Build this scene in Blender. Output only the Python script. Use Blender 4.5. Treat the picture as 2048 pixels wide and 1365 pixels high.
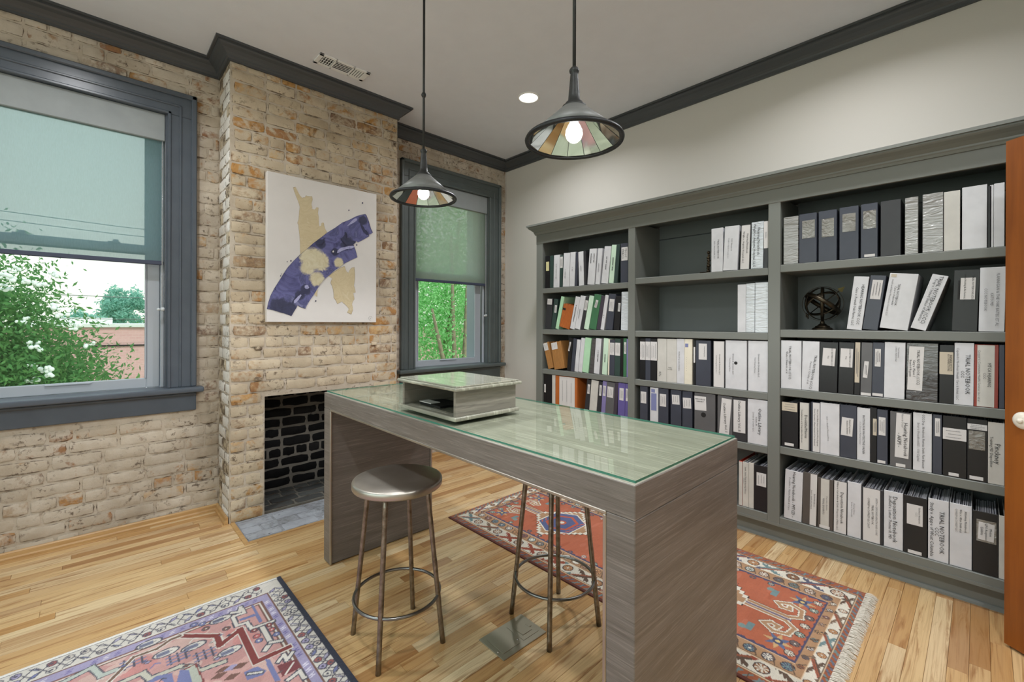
import bpy, bmesh, math, random
import numpy as np
from mathutils import Vector, Matrix, Euler
R = math.radians
SC = bpy.context.scene
for o in list(bpy.data.objects): bpy.data.objects.remove(o)
COL = SC.collection

# ---------------------------------------------------------------- camera
CAM = np.array([-3.3554, -3.63, 1.30]); YAW, PITCH, ROLL, FPX, PPX, PPY = .8164, -.0007, .0032, 885.61, -6.15, -34.64
IW, IH = 2048, 1365
fw = np.array([math.cos(YAW)*math.cos(PITCH), math.sin(YAW)*math.cos(PITCH), math.sin(PITCH)])
_r = np.array([math.sin(YAW), -math.cos(YAW), 0.]); _u = np.cross(_r, fw)
rt = _r*math.cos(ROLL)+_u*math.sin(ROLL); up = -_r*math.sin(ROLL)+_u*math.cos(ROLL)
cam = bpy.data.cameras.new('camera'); camo = bpy.data.objects.new('camera', cam); COL.objects.link(camo)
M = Matrix.Identity(4)
for i in range(3):
    M[i][0], M[i][1], M[i][2], M[i][3] = rt[i], up[i], -fw[i], CAM[i]
camo.matrix_world = M
cam.sensor_width = 36; cam.lens = FPX/IW*36; cam.shift_x = -PPX/IW; cam.shift_y = PPY/IW; cam.clip_start = .05; cam.clip_end = 300
SC.camera = camo

# ---------------------------------------------------------------- sky, sun, exposure
SC.view_settings.view_transform = 'Standard'; SC.view_settings.look = 'None'
SC.view_settings.gamma = 1; SC.view_settings.use_curve_mapping = False
SC.view_settings.exposure = .12
SKY, SUN = 2.8, 3.4
w = bpy.data.worlds.new('sky'); SC.world = w; w.use_nodes = True
nt = w.node_tree; nt.nodes.clear()
bg = nt.nodes.new('ShaderNodeBackground'); wo = nt.nodes.new('ShaderNodeOutputWorld')
tc = nt.nodes.new('ShaderNodeTexCoord'); sx = nt.nodes.new('ShaderNodeSeparateXYZ'); cr = nt.nodes.new('ShaderNodeValToRGB')
nt.links.new(tc.outputs['Generated'], sx.inputs[0]); nt.links.new(sx.outputs['Z'], cr.inputs[0])
cr.color_ramp.elements[0].position = 0.0; cr.color_ramp.elements[0].color = (.97, .98, .88, 1)
cr.color_ramp.elements[1].position = .6; cr.color_ramp.elements[1].color = (.66, .88, .96, 1)
nt.links.new(cr.outputs[0], bg.inputs[0]); bg.inputs[1].default_value = SKY
nt.links.new(bg.outputs[0], wo.inputs[0])
sl = bpy.data.lights.new('sun', 'SUN'); sl.energy = SUN; sl.angle = R(3); sl.color = (1, .95, .85)
so = bpy.data.objects.new('sun', sl); COL.objects.link(so); so.rotation_euler = (R(48), 0, R(25))
PEND_W, DOWN_W = 6, 14

# ---------------------------------------------------------------- helpers
def ray(x, y): return fw*FPX + rt*(x-IW/2-PPX) - up*(y-IH/2-PPY)
def on(x, y, ax, val):
    d = ray(x, y); i = 'xyz'.index(ax); return CAM + d*((val-CAM[i])/d[i])
def pr(P):
    d = np.asarray(P)-CAM; z = d@fw
    return np.array([IW/2+PPX+FPX*(d@rt)/z, IH/2+PPY-FPX*(d@up)/z, z])
def lin(c):
    return tuple((v/255/12.92 if v/255 <= .04045 else ((v/255+.055)/1.055)**2.4) for v in c)
def link(o): COL.objects.link(o); return o
WLD = {}                                    # world matrix of things built here
def keep(o, p):
    o.parent = p; o.matrix_parent_inverse = WLD.get(p.name, Matrix.Identity(4)).inverted()
def tag(o, label=None, cat=None, group=None, kind=None):
    if label: o['label'] = label
    if cat: o['category'] = cat
    if group: o['group'] = group
    if kind: o['kind'] = kind
    return o
def thing(name, label, cat, loc=(0, 0, 0), rot=(0, 0, 0), group=None, kind=None):
    o = link(bpy.data.objects.new(name, None)); o.location = loc; o.rotation_euler = rot; o.empty_display_size = .05
    WLD[o.name] = Matrix.Translation(Vector(loc)) @ Euler(rot).to_matrix().to_4x4()
    return tag(o, label, cat, group, kind)
class MB:
    def __init__(s): s.v = []; s.f = []; s.m = []; s.sm = []
    def add(s, vs, fs, mi=0, smooth=False):
        b = len(s.v); s.v += [tuple(map(float, v)) for v in vs]
        for f in fs: s.f.append(tuple(b+i for i in f)); s.m.append(mi); s.sm.append(smooth)
        return s
    def box(s, x0, x1, y0, y1, z0, z1, mi=0):
        if x0 > x1: x0, x1 = x1, x0
        if y0 > y1: y0, y1 = y1, y0
        if z0 > z1: z0, z1 = z1, z0
        vs = [(x, y, z) for x in (x0, x1) for y in (y0, y1) for z in (z0, z1)]
        return s.add(vs, [(0, 1, 3, 2), (4, 6, 7, 5), (0, 4, 5, 1), (2, 3, 7, 6), (0, 2, 6, 4), (1, 5, 7, 3)], mi)
    def bbox(s, x0, x1, y0, y1, z0, z1, b=.003, mi=0, seg=1):
        bm = bmesh.new(); bmesh.ops.create_cube(bm, size=1)
        for v in bm.verts:
            v.co = ((x0+x1)/2+v.co.x*abs(x1-x0), (y0+y1)/2+v.co.y*abs(y1-y0), (z0+z1)/2+v.co.z*abs(z1-z0))
        b = min(b, abs(x1-x0)*.4, abs(y1-y0)*.4, abs(z1-z0)*.4)
        bmesh.ops.bevel(bm, geom=bm.edges[:], offset=b, segments=seg, affect='EDGES', profile=.6)
        bm.verts.index_update()
        s.add([v.co[:] for v in bm.verts], [[v.index for v in f.verts] for f in bm.faces], mi); bm.free(); return s
    def prism(s, pts, d, mi=0, cap=True):
        n = len(pts); p = [Vector(q) for q in pts]; d = Vector(d)
        fs = [(i, (i+1) % n, n+(i+1) % n, n+i) for i in range(n)]
        if cap: fs += [tuple(range(n))[::-1], tuple(range(n, 2*n))]
        return s.add(p+[q+d for q in p], fs, mi)
    def lathe(s, prof, at=(0, 0, 0), n=24, mi=0, smooth=True, close=False):
        vs = []; fs = []; m = len(prof)
        for i in range(n):
            a = 2*math.pi*i/n
            for r, z in prof: vs.append((at[0]+r*math.cos(a), at[1]+r*math.sin(a), at[2]+z))
        for i in range(n):
            j = (i+1) % n
            for k in range(m-1): fs.append((i*m+k, j*m+k, j*m+k+1, i*m+k+1))
            if close: fs.append((i*m+m-1, j*m+m-1, j*m, i*m))
        return s.add(vs, fs, mi, smooth)
    def tube(s, path, rad, n=8, mi=0, smooth=True, closed=False):
        P = [Vector(p) for p in path]; m = len(P); rs = rad if hasattr(rad, '__len__') else [rad]*m
        vs = []; fs = []; nrm = None
        for i in range(m):
            t = (P[(i+1) % m]-P[i-1]) if closed else (P[min(i+1, m-1)]-P[max(i-1, 0)])
            t.normalize()
            if nrm is None: nrm = t.orthogonal().normalized()
            nrm = (nrm-t*nrm.dot(t)).normalized(); b = t.cross(nrm)
            for k in range(n):
                a = 2*math.pi*k/n; vs.append(P[i]+(nrm*math.cos(a)+b*math.sin(a))*rs[i])
        for i in range(m if closed else m-1):
            j = (i+1) % m
            for k in range(n): fs.append((i*n+k, i*n+(k+1) % n, j*n+(k+1) % n, j*n+k))
        if not closed: fs += [tuple(range(n))[::-1], tuple(range((m-1)*n, m*n))]
        return s.add(vs, fs, mi, smooth)
    def sphere(s, c, r, n=12, mi=0, sz=1):
        return s.lathe([(r*math.sin(math.pi*k/n), -r*sz*math.cos(math.pi*k/n)) for k in range(n+1)], c, n*2, mi)
    def mesh(s, name, mats):
        me = bpy.data.meshes.new(name); me.from_pydata(s.v, [], s.f)
        if not isinstance(mats, (list, tuple)): mats = [mats]
        for m in mats: me.materials.append(m)
        me.polygons.foreach_set('material_index', s.m); me.polygons.foreach_set('use_smooth', s.sm)
        bm = bmesh.new(); bm.from_mesh(me); bmesh.ops.recalc_face_normals(bm, faces=bm.faces[:]); bm.to_mesh(me); bm.free()
        me.update(); return me
    def build(s, name, mats, parent=None, local=False):
        o = link(bpy.data.objects.new(name, s.mesh(name, mats)))
        if parent is not None:
            if local: o.parent = parent
            else: keep(o, parent)
        return o
def sweep(mb, path, prof, mi=0, ends=(None, None)):
    """profile (out, z) along an xy path; outward is to the right of travel; mitred."""
    n = len(path); P = [Vector((p[0], p[1])) for p in path]; rows = []
    def nrm(a, b):
        d = (b-a).normalized(); return Vector((d.y, -d.x))
    for i in range(n):
        a = nrm(P[i-1], P[i]) if i else (ends[0] or nrm(P[0], P[1]))
        b = nrm(P[i], P[i+1]) if i < n-1 else (ends[1] or nrm(P[n-2], P[n-1]))
        a = Vector(a); b = Vector(b); m = (a+b)/max(.2, 1+a.dot(b))
        rows.append([(P[i].x+m.x*o, P[i].y+m.y*o, z) for o, z in prof])
    k = len(prof); vs = [v for r in rows for v in r]; fs = []
    for i in range(n-1):
        for j in range(k): fs.append((i*k+j, i*k+(j+1) % k, (i+1)*k+(j+1) % k, (i+1)*k+j))
    fs += [tuple(range(k)), tuple(range((n-1)*k, n*k))[::-1]]
    mb.add(vs, fs, mi)

# ---------------------------------------------------------------- materials
def newmat(name):
    m = bpy.data.materials.new(name); m.use_nodes = True; t = m.node_tree
    return m, t, t.nodes['Principled BSDF']
def N(t, typ, **k):
    n = t.nodes.new('ShaderNode'+typ)
    for a, v in k.items():
        if a.startswith('i_'): n.inputs[int(a[2:])].default_value = v
        else: setattr(n, a, v)
    return n
def L(t, a, b): t.links.new(a, b)
def ramp(t, fac, els, mode='LINEAR'):
    c = N(t, 'ValToRGB'); c.color_ramp.interpolation = mode; e = c.color_ramp.elements
    while len(e) < len(els): e.new(.5)
    for q, (p, col) in zip(e, els): q.position = p; q.color = (*col, 1) if len(col) == 3 else col
    L(t, fac, c.inputs[0]); return c.outputs[0]
def mixc(t, fac, a, b, mode='MIX'):
    m = N(t, 'Mix', data_type='RGBA', blend_type=mode)
    for s, v in ((m.inputs[0], fac), (m.inputs[6], a), (m.inputs[7], b)):
        if hasattr(v, 'links') or hasattr(v, 'is_linked'): L(t, v, s)
        else: s.default_value = v if not hasattr(v, '__len__') else (*v, 1)[:4]
    return m.outputs[2]
def math_(t, op, a, b=0., c=None, clamp=False):
    m = N(t, 'Math', operation=op, use_clamp=clamp)
    for s, v in zip(m.inputs, (a, b) if c is None else (a, b, c)):
        if hasattr(v, 'is_linked'): L(t, v, s)
        else: s.default_value = v
    return m.outputs[0]
def wpos(t, scale=(1, 1, 1), off=None):
    g = N(t, 'NewGeometry'); v = N(t, 'VectorMath', operation='MULTIPLY'); L(t, g.outputs['Position'], v.inputs[0]); v.inputs[1].default_value = scale
    out = v.outputs[0]
    if off is not None:
        a = N(t, 'VectorMath', operation='ADD'); L(t, out, a.inputs[0]); L(t, off, a.inputs[1]); out = a.outputs[0]
    return out
def opos(t, scale=(1, 1, 1)):
    g = N(t, 'TexCoord'); v = N(t, 'VectorMath', operation='MULTIPLY'); L(t, g.outputs['Object'], v.inputs[0]); v.inputs[1].default_value = scale
    return v.outputs[0]
def noise(t, vec, scale=5, detail=4, rough=.55, dist=0):
    n = N(t, 'TexNoise'); L(t, vec, n.inputs['Vector']); n.inputs['Scale'].default_value = scale
    n.inputs['Detail'].default_value = detail; n.inputs['Roughness'].default_value = rough; n.inputs['Distortion'].default_value = dist
    return n.outputs[0]
def bump(t, b, h, strength=.3, dist=.01):
    n = N(t, 'Bump'); n.inputs['Strength'].default_value = strength; n.inputs['Distance'].default_value = dist
    L(t, h, n.inputs['Height']); L(t, n.outputs[0], b.inputs['Normal'])
MAT = {}
def pbr(name, rgb, rough=.5, metal=0., var=None, vscale=8, bmp=None, coat=0., spec=None, stretch=(1, 1, 1)):
    if name in MAT: return MAT[name]
    m, t, b = newmat(name); c = lin(rgb)
    b.inputs['Base Color'].default_value = (*c, 1); b.inputs['Roughness'].default_value = rough; b.inputs['Metallic'].default_value = metal
    if coat: b.inputs['Coat Weight'].default_value = coat; b.inputs['Coat Roughness'].default_value = .12
    if spec is not None: b.inputs['Specular IOR Level'].default_value = spec
    p = wpos(t, stretch)
    if var is not None:
        n = noise(t, p, vscale, 5); L(t, ramp(t, n, [(.3, c), (.72, lin(var))]), b.inputs['Base Color'])
    if bmp: bump(t, b, noise(t, p, bmp[0], 4), bmp[1], .004)
    MAT[name] = m; return m
def emit(name, rgb, s):
    m = bpy.data.materials.new(name); m.use_nodes = True; t = m.node_tree; t.nodes.clear()
    e = N(t, 'Emission'); e.inputs[0].default_value = (*lin(rgb), 1); e.inputs[1].default_value = s
    o = N(t, 'OutputMaterial'); L(t, e.outputs[0], o.inputs[0]); return m

def brick_mat(name, cols, wash, thresh, soft=.10, dark=.55, krand=.3, dirt=lin((70, 52, 38)), crack=.8, vary=.7):
    m, t, b = newmat(name); p = wpos(t)
    oi = N(t, 'ObjectInfo'); rnd = oi.outputs['Random']
    wn = N(t, 'TexWhiteNoise', noise_dimensions='1D'); L(t, rnd, wn.inputs['W']); r2 = wn.outputs['Value']
    n1 = noise(t, p, 5.5, 7, .66, .8)
    n3 = noise(t, p, 22, 5, .65)
    k = len(cols); base = ramp(t, math_(t, 'ADD', r2, math_(t, 'MULTIPLY', math_(t, 'SUBTRACT', n3, .5), .5)), [(i/max(1, k-1), lin(c)) for i, c in enumerate(cols)])
    msk = math_(t, 'ADD', n1, math_(t, 'MULTIPLY', math_(t, 'SUBTRACT', rnd, .5), krand))
    msk = math_(t, 'ADD', msk, math_(t, 'MULTIPLY', math_(t, 'SUBTRACT', n3, .5), .55))
    fac = ramp(t, msk, [(thresh-soft, (1, 1, 1)), (thresh+soft, (0, 0, 0))])
    wv = ramp(t, noise(t, p, 9, 6, .6), [(.3, lin(wash[0])), (.7, lin(wash[1]))])
    wv = mixc(t, 1., wv, ramp(t, r2, [(0, (.88, .85, .81)), (.5, (.97, .96, .95)), (1, (1.04, 1.03, 1.02))]), 'MULTIPLY')
    col = mixc(t, fac, base, wv)
    if vary: col = mixc(t, vary, col, ramp(t, noise(t, p, 1.7, 4, .6), [(.35, (.72, .70, .68)), (.6, (1.06, 1.05, 1.04))]), 'MULTIPLY')
    sp = noise(t, p, 38, 6, .7)
    spk = ramp(t, sp, [(dark, (0, 0, 0)), (dark+.07, (1, 1, 1))])
    patch = ramp(t, noise(t, p, 6, 3), [(.45, (0, 0, 0)), (.62, (.75, .75, .75))])
    col = mixc(t, math_(t, 'MULTIPLY', spk, patch), col, dirt)
    oc = N(t, 'TexCoord'); sp3 = N(t, 'SeparateXYZ'); L(t, oc.outputs['Object'], sp3.inputs[0])
    eu = math_(t, 'GREATER_THAN', math_(t, 'ADD', math_(t, 'ABSOLUTE', sp3.outputs[0]), math_(t, 'MULTIPLY', n3, .02)), .487); ev = math_(t, 'GREATER_THAN', math_(t, 'ADD', math_(t, 'ABSOLUTE', sp3.outputs[1]), math_(t, 'MULTIPLY', n3, .09)), .50)
    ck = math_(t, 'MULTIPLY', math_(t, 'MAXIMUM', eu, ev), ramp(t, noise(t, p, 13, 5, .7), [(.44, (0, 0, 0)), (.58, (crack, crack, crack))]))
    col = mixc(t, ck, col, dirt)
    L(t, col, b.inputs['Base Color']); b.inputs['Roughness'].default_value = .85; b.inputs['Specular IOR Level'].default_value = .2
    bump(t, b, math_(t, 'ADD', n3, math_(t, 'MULTIPLY', sp, .6)), .55, .006)
    return m
WASH = ((186, 174, 157), (206, 197, 184))
M_BRICK = brick_mat('whitewashed_brick', [(186, 148, 98), (164, 118, 82), (196, 164, 122), (140, 104, 84), (178, 136, 88), (122, 98, 88), (174, 152, 128)], WASH, .645, .07)
M_BRICK_C = brick_mat('chimney_brick', [(190, 150, 96), (172, 124, 72), (200, 168, 122), (158, 118, 84), (182, 138, 80), (128, 102, 84), (182, 156, 124)], ((186, 170, 147), (204, 192, 170)), .625, .07)
M_MORT = brick_mat('limewash_mortar', [(200, 186, 162), (210, 198, 178)], WASH, .9, dark=.56, crack=0.)
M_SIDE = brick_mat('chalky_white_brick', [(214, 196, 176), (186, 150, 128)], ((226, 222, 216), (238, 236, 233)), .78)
M_SOOT = brick_mat('sooty_brick', [(16, 17, 18), (26, 26, 27), (10, 10, 11), (34, 33, 33)], ((104, 102, 96), (120, 118, 112)), .24, soft=.05, krand=.15, dirt=lin((14, 14, 14)))
M_SOOTM = brick_mat('grey_firebox_mortar', [(112, 110, 104), (130, 128, 120)], ((112, 110, 104), (128, 126, 120)), .5, dark=.6, dirt=lin((40, 40, 40)), crack=0.)
M_FBF = brick_mat('grey_hearth_brick', [(74, 76, 75), (88, 90, 88), (66, 68, 68), (80, 80, 78)], ((120, 120, 116), (130, 130, 126)), .2, soft=.05)
M_HEARTH = brick_mat('grey_washed_hearth', [(122, 124, 124), (138, 140, 142), (110, 112, 112), (150, 154, 160)], ((150, 154, 162), (176, 182, 192)), .62, dark=.58, dirt=lin((60, 58, 54)), crack=.35)
TRIM = pbr('charcoal_trim_paint', (70, 72, 74), .38, bmp=(60, .03))
CASE = pbr('blue_grey_casing_paint', (84, 92, 102), .3, var=(76, 84, 94), bmp=(40, .05))
CASE_GREEN_LIGHT = pbr('green_grey_casing_paint', (88, 96, 96), .34, var=(80, 88, 88), bmp=(40, .05))  # green cast of the light at the right window, put into the paint
SASH = pbr('pale_grey_sash_vinyl', (176, 182, 190), .35)
CEIL = pbr('ceiling_paint', (223, 224, 229), .9, var=(219, 220, 225), bmp=(90, .12))
WALLP = pbr('warm_white_wall_paint', (202, 198, 191), .85, bmp=(120, .04))
CABP = pbr('sage_grey_cabinet_paint', (114, 117, 112), .42, bmp=(50, .02))
CABIN = pbr('dark_cabinet_back_paint', (96, 103, 102), .5)  # same cabinet paint, darkened to carry the shade inside the bays
OAKB = pbr('honey_oak_trim', (198, 160, 108), .4, var=(172, 130, 80), vscale=6, stretch=(1, 14, 14))
STEEL = pbr('brushed_nickel', (196, 192, 184), .42, 1, var=(170, 164, 154), vscale=5)
LEGM = pbr('hammered_bronze_steel', (164, 156, 144), .4, 1, var=(112, 102, 90), vscale=40, bmp=(70, .6))
RINGM = pbr('grey_steel_rod', (140, 140, 138), .3, 1)
IRON = pbr('dark_iron', (62, 64, 64), .5, .6, var=(52, 53, 52), vscale=30, bmp=(80, .25))
BRONZE = pbr('aged_bronze', (74, 66, 52), .38, .9, var=(40, 36, 30), vscale=30)
WHITEP = pbr('white_enamel', (232, 232, 230), .45)
BLACKM = pbr('matt_black', (14, 14, 15), .6)
VENTD = pbr('duct_dark', (16, 16, 16), .9)
PLATE = pbr('satin_outlet_brass', (176, 170, 152), .35, .85)
CHAIN = pbr('bead_chain_grey', (190, 192, 196), .3, .3)
MIRROR = pbr('antique_mirror', (226, 232, 226), .06, 1)
BULB = emit('lit_bulb', (255, 252, 244), 9.0)
LENS = emit('lit_downlight_lens', (255, 250, 240), 6.0)

def glass_mat(name, tint, ior=1.45, refl=1.0):
    m = bpy.data.materials.new(name); m.use_nodes = True; t = m.node_tree; t.nodes.clear()
    tr = N(t, 'BsdfTransparent'); tr.inputs[0].default_value = (*tint, 1); g = N(t, 'BsdfGlossy'); g.inputs['Roughness'].default_value = .015
    fr = N(t, 'Fresnel'); fr.inputs[0].default_value = ior
    mx = N(t, 'MixShader'); o = N(t, 'OutputMaterial'); ge = N(t, 'NewGeometry'); L(t, math_(t, 'MULTIPLY', fr.outputs[0], math_(t, 'SUBTRACT', 1., ge.outputs['Backfacing'])), mx.inputs[0])
    L(t, tr.outputs[0], mx.inputs[1]); L(t, g.outputs[0], mx.inputs[2]); L(t, mx.outputs[0], o.inputs[0]); return m
PANE = glass_mat('tinted_window_glass', (.64, .66, .64)); CLEARG = glass_mat('clear_window_glass', (.95, .98, .97))  # pane tint is added to dim the outdoors seen through it
TGLASS = glass_mat('desk_glass', (.96, .99, .965), 1.55)
GEDGE = pbr('green_glass_edge', (62, 128, 110), .12, spec=.8)
def fabric_mat(name, rgb, see, trans):
    m = bpy.data.materials.new(name); m.use_nodes = True; t = m.node_tree; t.nodes.clear()
    c = lin(rgb); p = wpos(t, (300, 300, 14)); n = noise(t, p, 3, 3)
    col = ramp(t, n, [(.3, tuple(v*.86 for v in c)), (.7, c)])
    d = N(t, 'BsdfDiffuse'); tl = N(t, 'BsdfTranslucent'); tr = N(t, 'BsdfTransparent')
    L(t, col, d.inputs[0]); L(t, col, tl.inputs[0])
    a = N(t, 'MixShader'); a.inputs[0].default_value = trans; L(t, d.outputs[0], a.inputs[1]); L(t, tl.outputs[0], a.inputs[2])
    b = N(t, 'MixShader'); b.inputs[0].default_value = see; L(t, a.outputs[0], b.inputs[1]); L(t, tr.outputs[0], b.inputs[2])
    o = N(t, 'OutputMaterial'); L(t, b.outputs[0], o.inputs[0]); return m
SHADE = fabric_mat('sage_solar_fabric', (200, 208, 196), .34, .82)
SHADE1 = fabric_mat('grey_solar_fabric', (160, 190, 196), .52, .7)  # cyan of the sky behind is put into the fabric tint

def desk_mat(name, sc, light, dk, streak=.5):
    m, t, b = newmat(name); p = wpos(t, sc)
    n = noise(t, p, 1, 4, .65); n2 = noise(t, wpos(t, tuple(v*.12+.8 for v in sc)), 1, 4); n4 = noise(t, wpos(t, tuple(v*1.9 if v > 20 else v*1.6 for v in sc)), 1, 2)
    c = ramp(t, n2, [(.3, lin(dk)), (.7, lin(light))])
    c = mixc(t, ramp(t, n, [(.52, (0, 0, 0)), (.68, (streak, streak, streak))]), c, tuple(min(1, v*2.0) for v in lin(light)))
    c = mixc(t, ramp(t, n4, [(.30, (.55, .55, .55)), (.46, (0, 0, 0))]), c, tuple(v*.62 for v in lin(dk)))
    L(t, c, b.inputs['Base Color']); b.inputs['Roughness'].default_value = .4
    bump(t, b, n, .3, .002); return m
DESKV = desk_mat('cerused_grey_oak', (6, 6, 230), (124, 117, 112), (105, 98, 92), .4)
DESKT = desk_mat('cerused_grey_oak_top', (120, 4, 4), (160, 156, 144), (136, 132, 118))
ORGW = desk_mat('grey_weathered_oak', (5, 4, 70), (138, 134, 122), (116, 113, 104), .2)
ORGT = desk_mat('grey_weathered_oak_top', (60, 5, 5), (156, 156, 142), (136, 136, 122)); ORGT.node_tree.nodes['Principled BSDF'].inputs['Roughness'].default_value = .2; ORGT.node_tree.nodes['Principled BSDF'].inputs['Coat Weight'].default_value = .5
def door_mat():
    m, t, b = newmat('amber_stained_door'); n = noise(t, wpos(t, (26, 26, 1.6)), 1, 5, .6); n2 = noise(t, wpos(t), 2.2, 3)
    c = ramp(t, math_(t, 'ADD', math_(t, 'MULTIPLY', n, .6), math_(t, 'MULTIPLY', n2, .4)), [(.35, lin((112, 58, 16))), (.62, lin((142, 80, 26)))])
    L(t, c, b.inputs['Base Color']); b.inputs['Roughness'].default_value = .35; return m
DOORW = door_mat()
def floor_mat():
    m, t, b = newmat('oak_strip_floor')
    at = N(t, 'Attribute', attribute_name='rnd'); cb = N(t, 'CombineXYZ'); L(t, math_(t, 'MULTIPLY', at.outputs['Fac'], 57.), cb.inputs[0]); L(t, math_(t, 'MULTIPLY', at.outputs['Fac'], 31.), cb.inputs[2])
    p = wpos(t, (1.5, 26, 1), cb.outputs[0]); n = noise(t, p, 1.6, 6, .62, 1.2)
    g = noise(t, wpos(t, (4, 190, 1), cb.outputs[0]), 1, 3)
    base = ramp(t, at.outputs['Fac'], [(0, lin((206, 168, 116))), (.25, lin((220, 190, 142))), (.5, lin((190, 146, 92))), (.68, lin((226, 202, 160))), (.84, lin((168, 122, 74))), (1, lin((214, 180, 130)))])
    c = mixc(t, ramp(t, n, [(.50, (0, 0, 0)), (.66, (.8, .8, .8))]), base, lin((150, 100, 52)))
    c = mixc(t, ramp(t, n, [(.66, (0, 0, 0)), (.74, (.75, .75, .75))]), c, lin((98, 62, 34)))
    c = mixc(t, math_(t, 'MULTIPLY', ramp(t, g, [(.45, (0, 0, 0)), (.7, (1, 1, 1))]), .28), c, lin((142, 98, 56)))
    L(t, c, b.inputs['Base Color']); b.inputs['Roughness'].default_value = .30; b.inputs['Coat Weight'].default_value = .15; b.inputs['Coat Roughness'].default_value = .2
    bump(t, b, g, .05, .001); return m
M_FLOOR = floor_mat()
def vcol_mat(name, rough=.95, bs=900):
    m, t, b = newmat(name); at = N(t, 'Attribute', attribute_name='col'); n = noise(t, wpos(t), 420, 2)
    c = mixc(t, .5, at.outputs['Color'], ramp(t, n, [(.3, (.72, .72, .72)), (.7, (1.12, 1.12, 1.12))]), 'MULTIPLY')
    c = mixc(t, 1., c, (1.12, 1.12, 1.12), 'MULTIPLY')
    L(t, c, b.inputs['Base Color']); b.inputs['Roughness'].default_value = rough; b.inputs['Specular IOR Level'].default_value = .1
    b.inputs['Sheen Weight'].default_value = .15
    bump(t, b, noise(t, wpos(t), bs, 2), .5, .003); return m
# ================================================================ the setting
H, XL, YF = 3.082, -5.1, -4.4
CXL, CXR, CD = -2.713, -1.52, .32                      # chimney breast
WT = .32                                               # outer wall thickness
WIN = {1: -3.459, 2: -.707}; WHW, WZ0, WZ1 = .458, .873, 2.655
FX0, FX1, FZ = -2.508, -1.73, .80                      # firebox opening
def struct(o): o['kind'] = 'structure'; return o

# floor slab and its oak strips
fl = struct(MB().box(XL, 0, YF, .1, -.15, -.004).build('floor', pbr('subfloor', (70, 46, 26), .8)))
rng = random.Random(5); BW = .0572; rows = []
y = -.0005
while y > YF:
    x = XL - rng.random()*.8
    while x < -.33:
        ln = rng.choice((.32, .45, .6, .75, .9, 1.2, 1.5))*rng.uniform(.85, 1.15)
        a, b = max(x, XL), min(x+ln, -.33)
        if b-a > .03 and not (b > -2.68 and a < -1.55 and y-BW/2 > -.66): rows.append((a, b, y-BW, y))
        elif b-a > .03:
            if a < -2.75: rows.append((a, -2.69, y-BW, y))
            if b > -1.5: rows.append((max(a, -1.545), b, y-BW, y))
        x += ln
    y -= BW
def scr(q):
    a, b, c, d = q; P = [pr((X, Y, 0)) for X, Y in ((a, c), (b, c), (b, d), (a, d))]
    if any(p[2] < .25 for p in P): return 0
    cx = sum(p[0] for p in P)/4; cy = sum(p[1] for p in P)/4
    if max(p[0] for p in P) < 0 or min(p[0] for p in P) > IW or max(p[1] for p in P) < 0 or min(p[1] for p in P) > IH: return 0
    ar = abs(sum(P[i][0]*P[(i+1) % 4][1]-P[(i+1) % 4][0]*P[i][1] for i in range(4)))/2
    return ar
rows.sort(key=scr, reverse=True)
def rndattr(me, vals):
    at = me.attributes.new('rnd', 'FLOAT', 'POINT'); at.data.foreach_set('value', vals)
rest = MB(); rv = []
for i, (a, b, c, d) in enumerate(rows):
    r = rng.random(); g = .00032; dz = rng.uniform(-.0004, .0004)
    vs = [(a+g, c+g, -.012), (b-g, c+g, -.012), (b-g, d-g, -.012), (a+g, d-g, -.012), (a+g, c+g, -.001+dz), (b-g, c+g, -.001+dz), (b-g, d-g, -.001+dz), (a+g, d-g, -.001+dz),
          (a+g*3, c+g*3, dz), (b-g*3, c+g*3, dz), (b-g*3, d-g*3, dz), (a+g*3, d-g*3, dz)]
    fs = [(0, 1, 5, 4), (1, 2, 6, 5), (2, 3, 7, 6), (3, 0, 4, 7), (4, 5, 9, 8), (5, 6, 10, 9), (6, 7, 11, 10), (7, 4, 8, 11), (8, 9, 10, 11)]
    if i < 300:
        o = MB().add(vs, fs).build('floor_plank', M_FLOOR, fl); rndattr(o.data, [r]*len(o.data.vertices))
    else: rest.add(vs, fs); rv += [r]*12
o = rest.build('floor_planks', M_FLOOR, fl); o['kind'] = 'stuff'; rndattr(o.data, rv)

# ceiling and plain walls
struct(MB().box(XL-.2, .2, YF-.2, WT, H, H+.15).build('ceiling', CEIL))
struct(MB().box(0, .15, YF-1.3, WT, -.15, H).build('wall_right', WALLP))
wl = MB().box(XL-.15, XL, YF-.15, -4.0, -.15, H).box(XL-.15, XL, -.9, WT, -.15, H).box(XL-.15, XL, -4.0, -.9, -.15, .6).box(XL-.15, XL, -4.0, -.9, 2.85, H)
struct(wl.build('wall_left', WALLP))
wf = MB().box(XL, -1.17, YF-.12, YF, -.15, H).box(-.33, 0, YF-.12, YF, -.15, H).box(-1.17, -.33, YF-.12, YF, 2.06, H)
wf.box(-1.6, 0, YF-1.3, YF-1.2, -.15, H).box(-1.6, -1.5, YF-1.2, YF-.12, -.15, H).box(-1.6, 0, YF-1.3, YF-.12, H-.3, H).box(-1.6, 0, YF-1.3, YF-.12, -.15, 0)  # closed box behind the doorway, added to keep sky light out
struct(wf.build('wall_front', WALLP))

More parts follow.
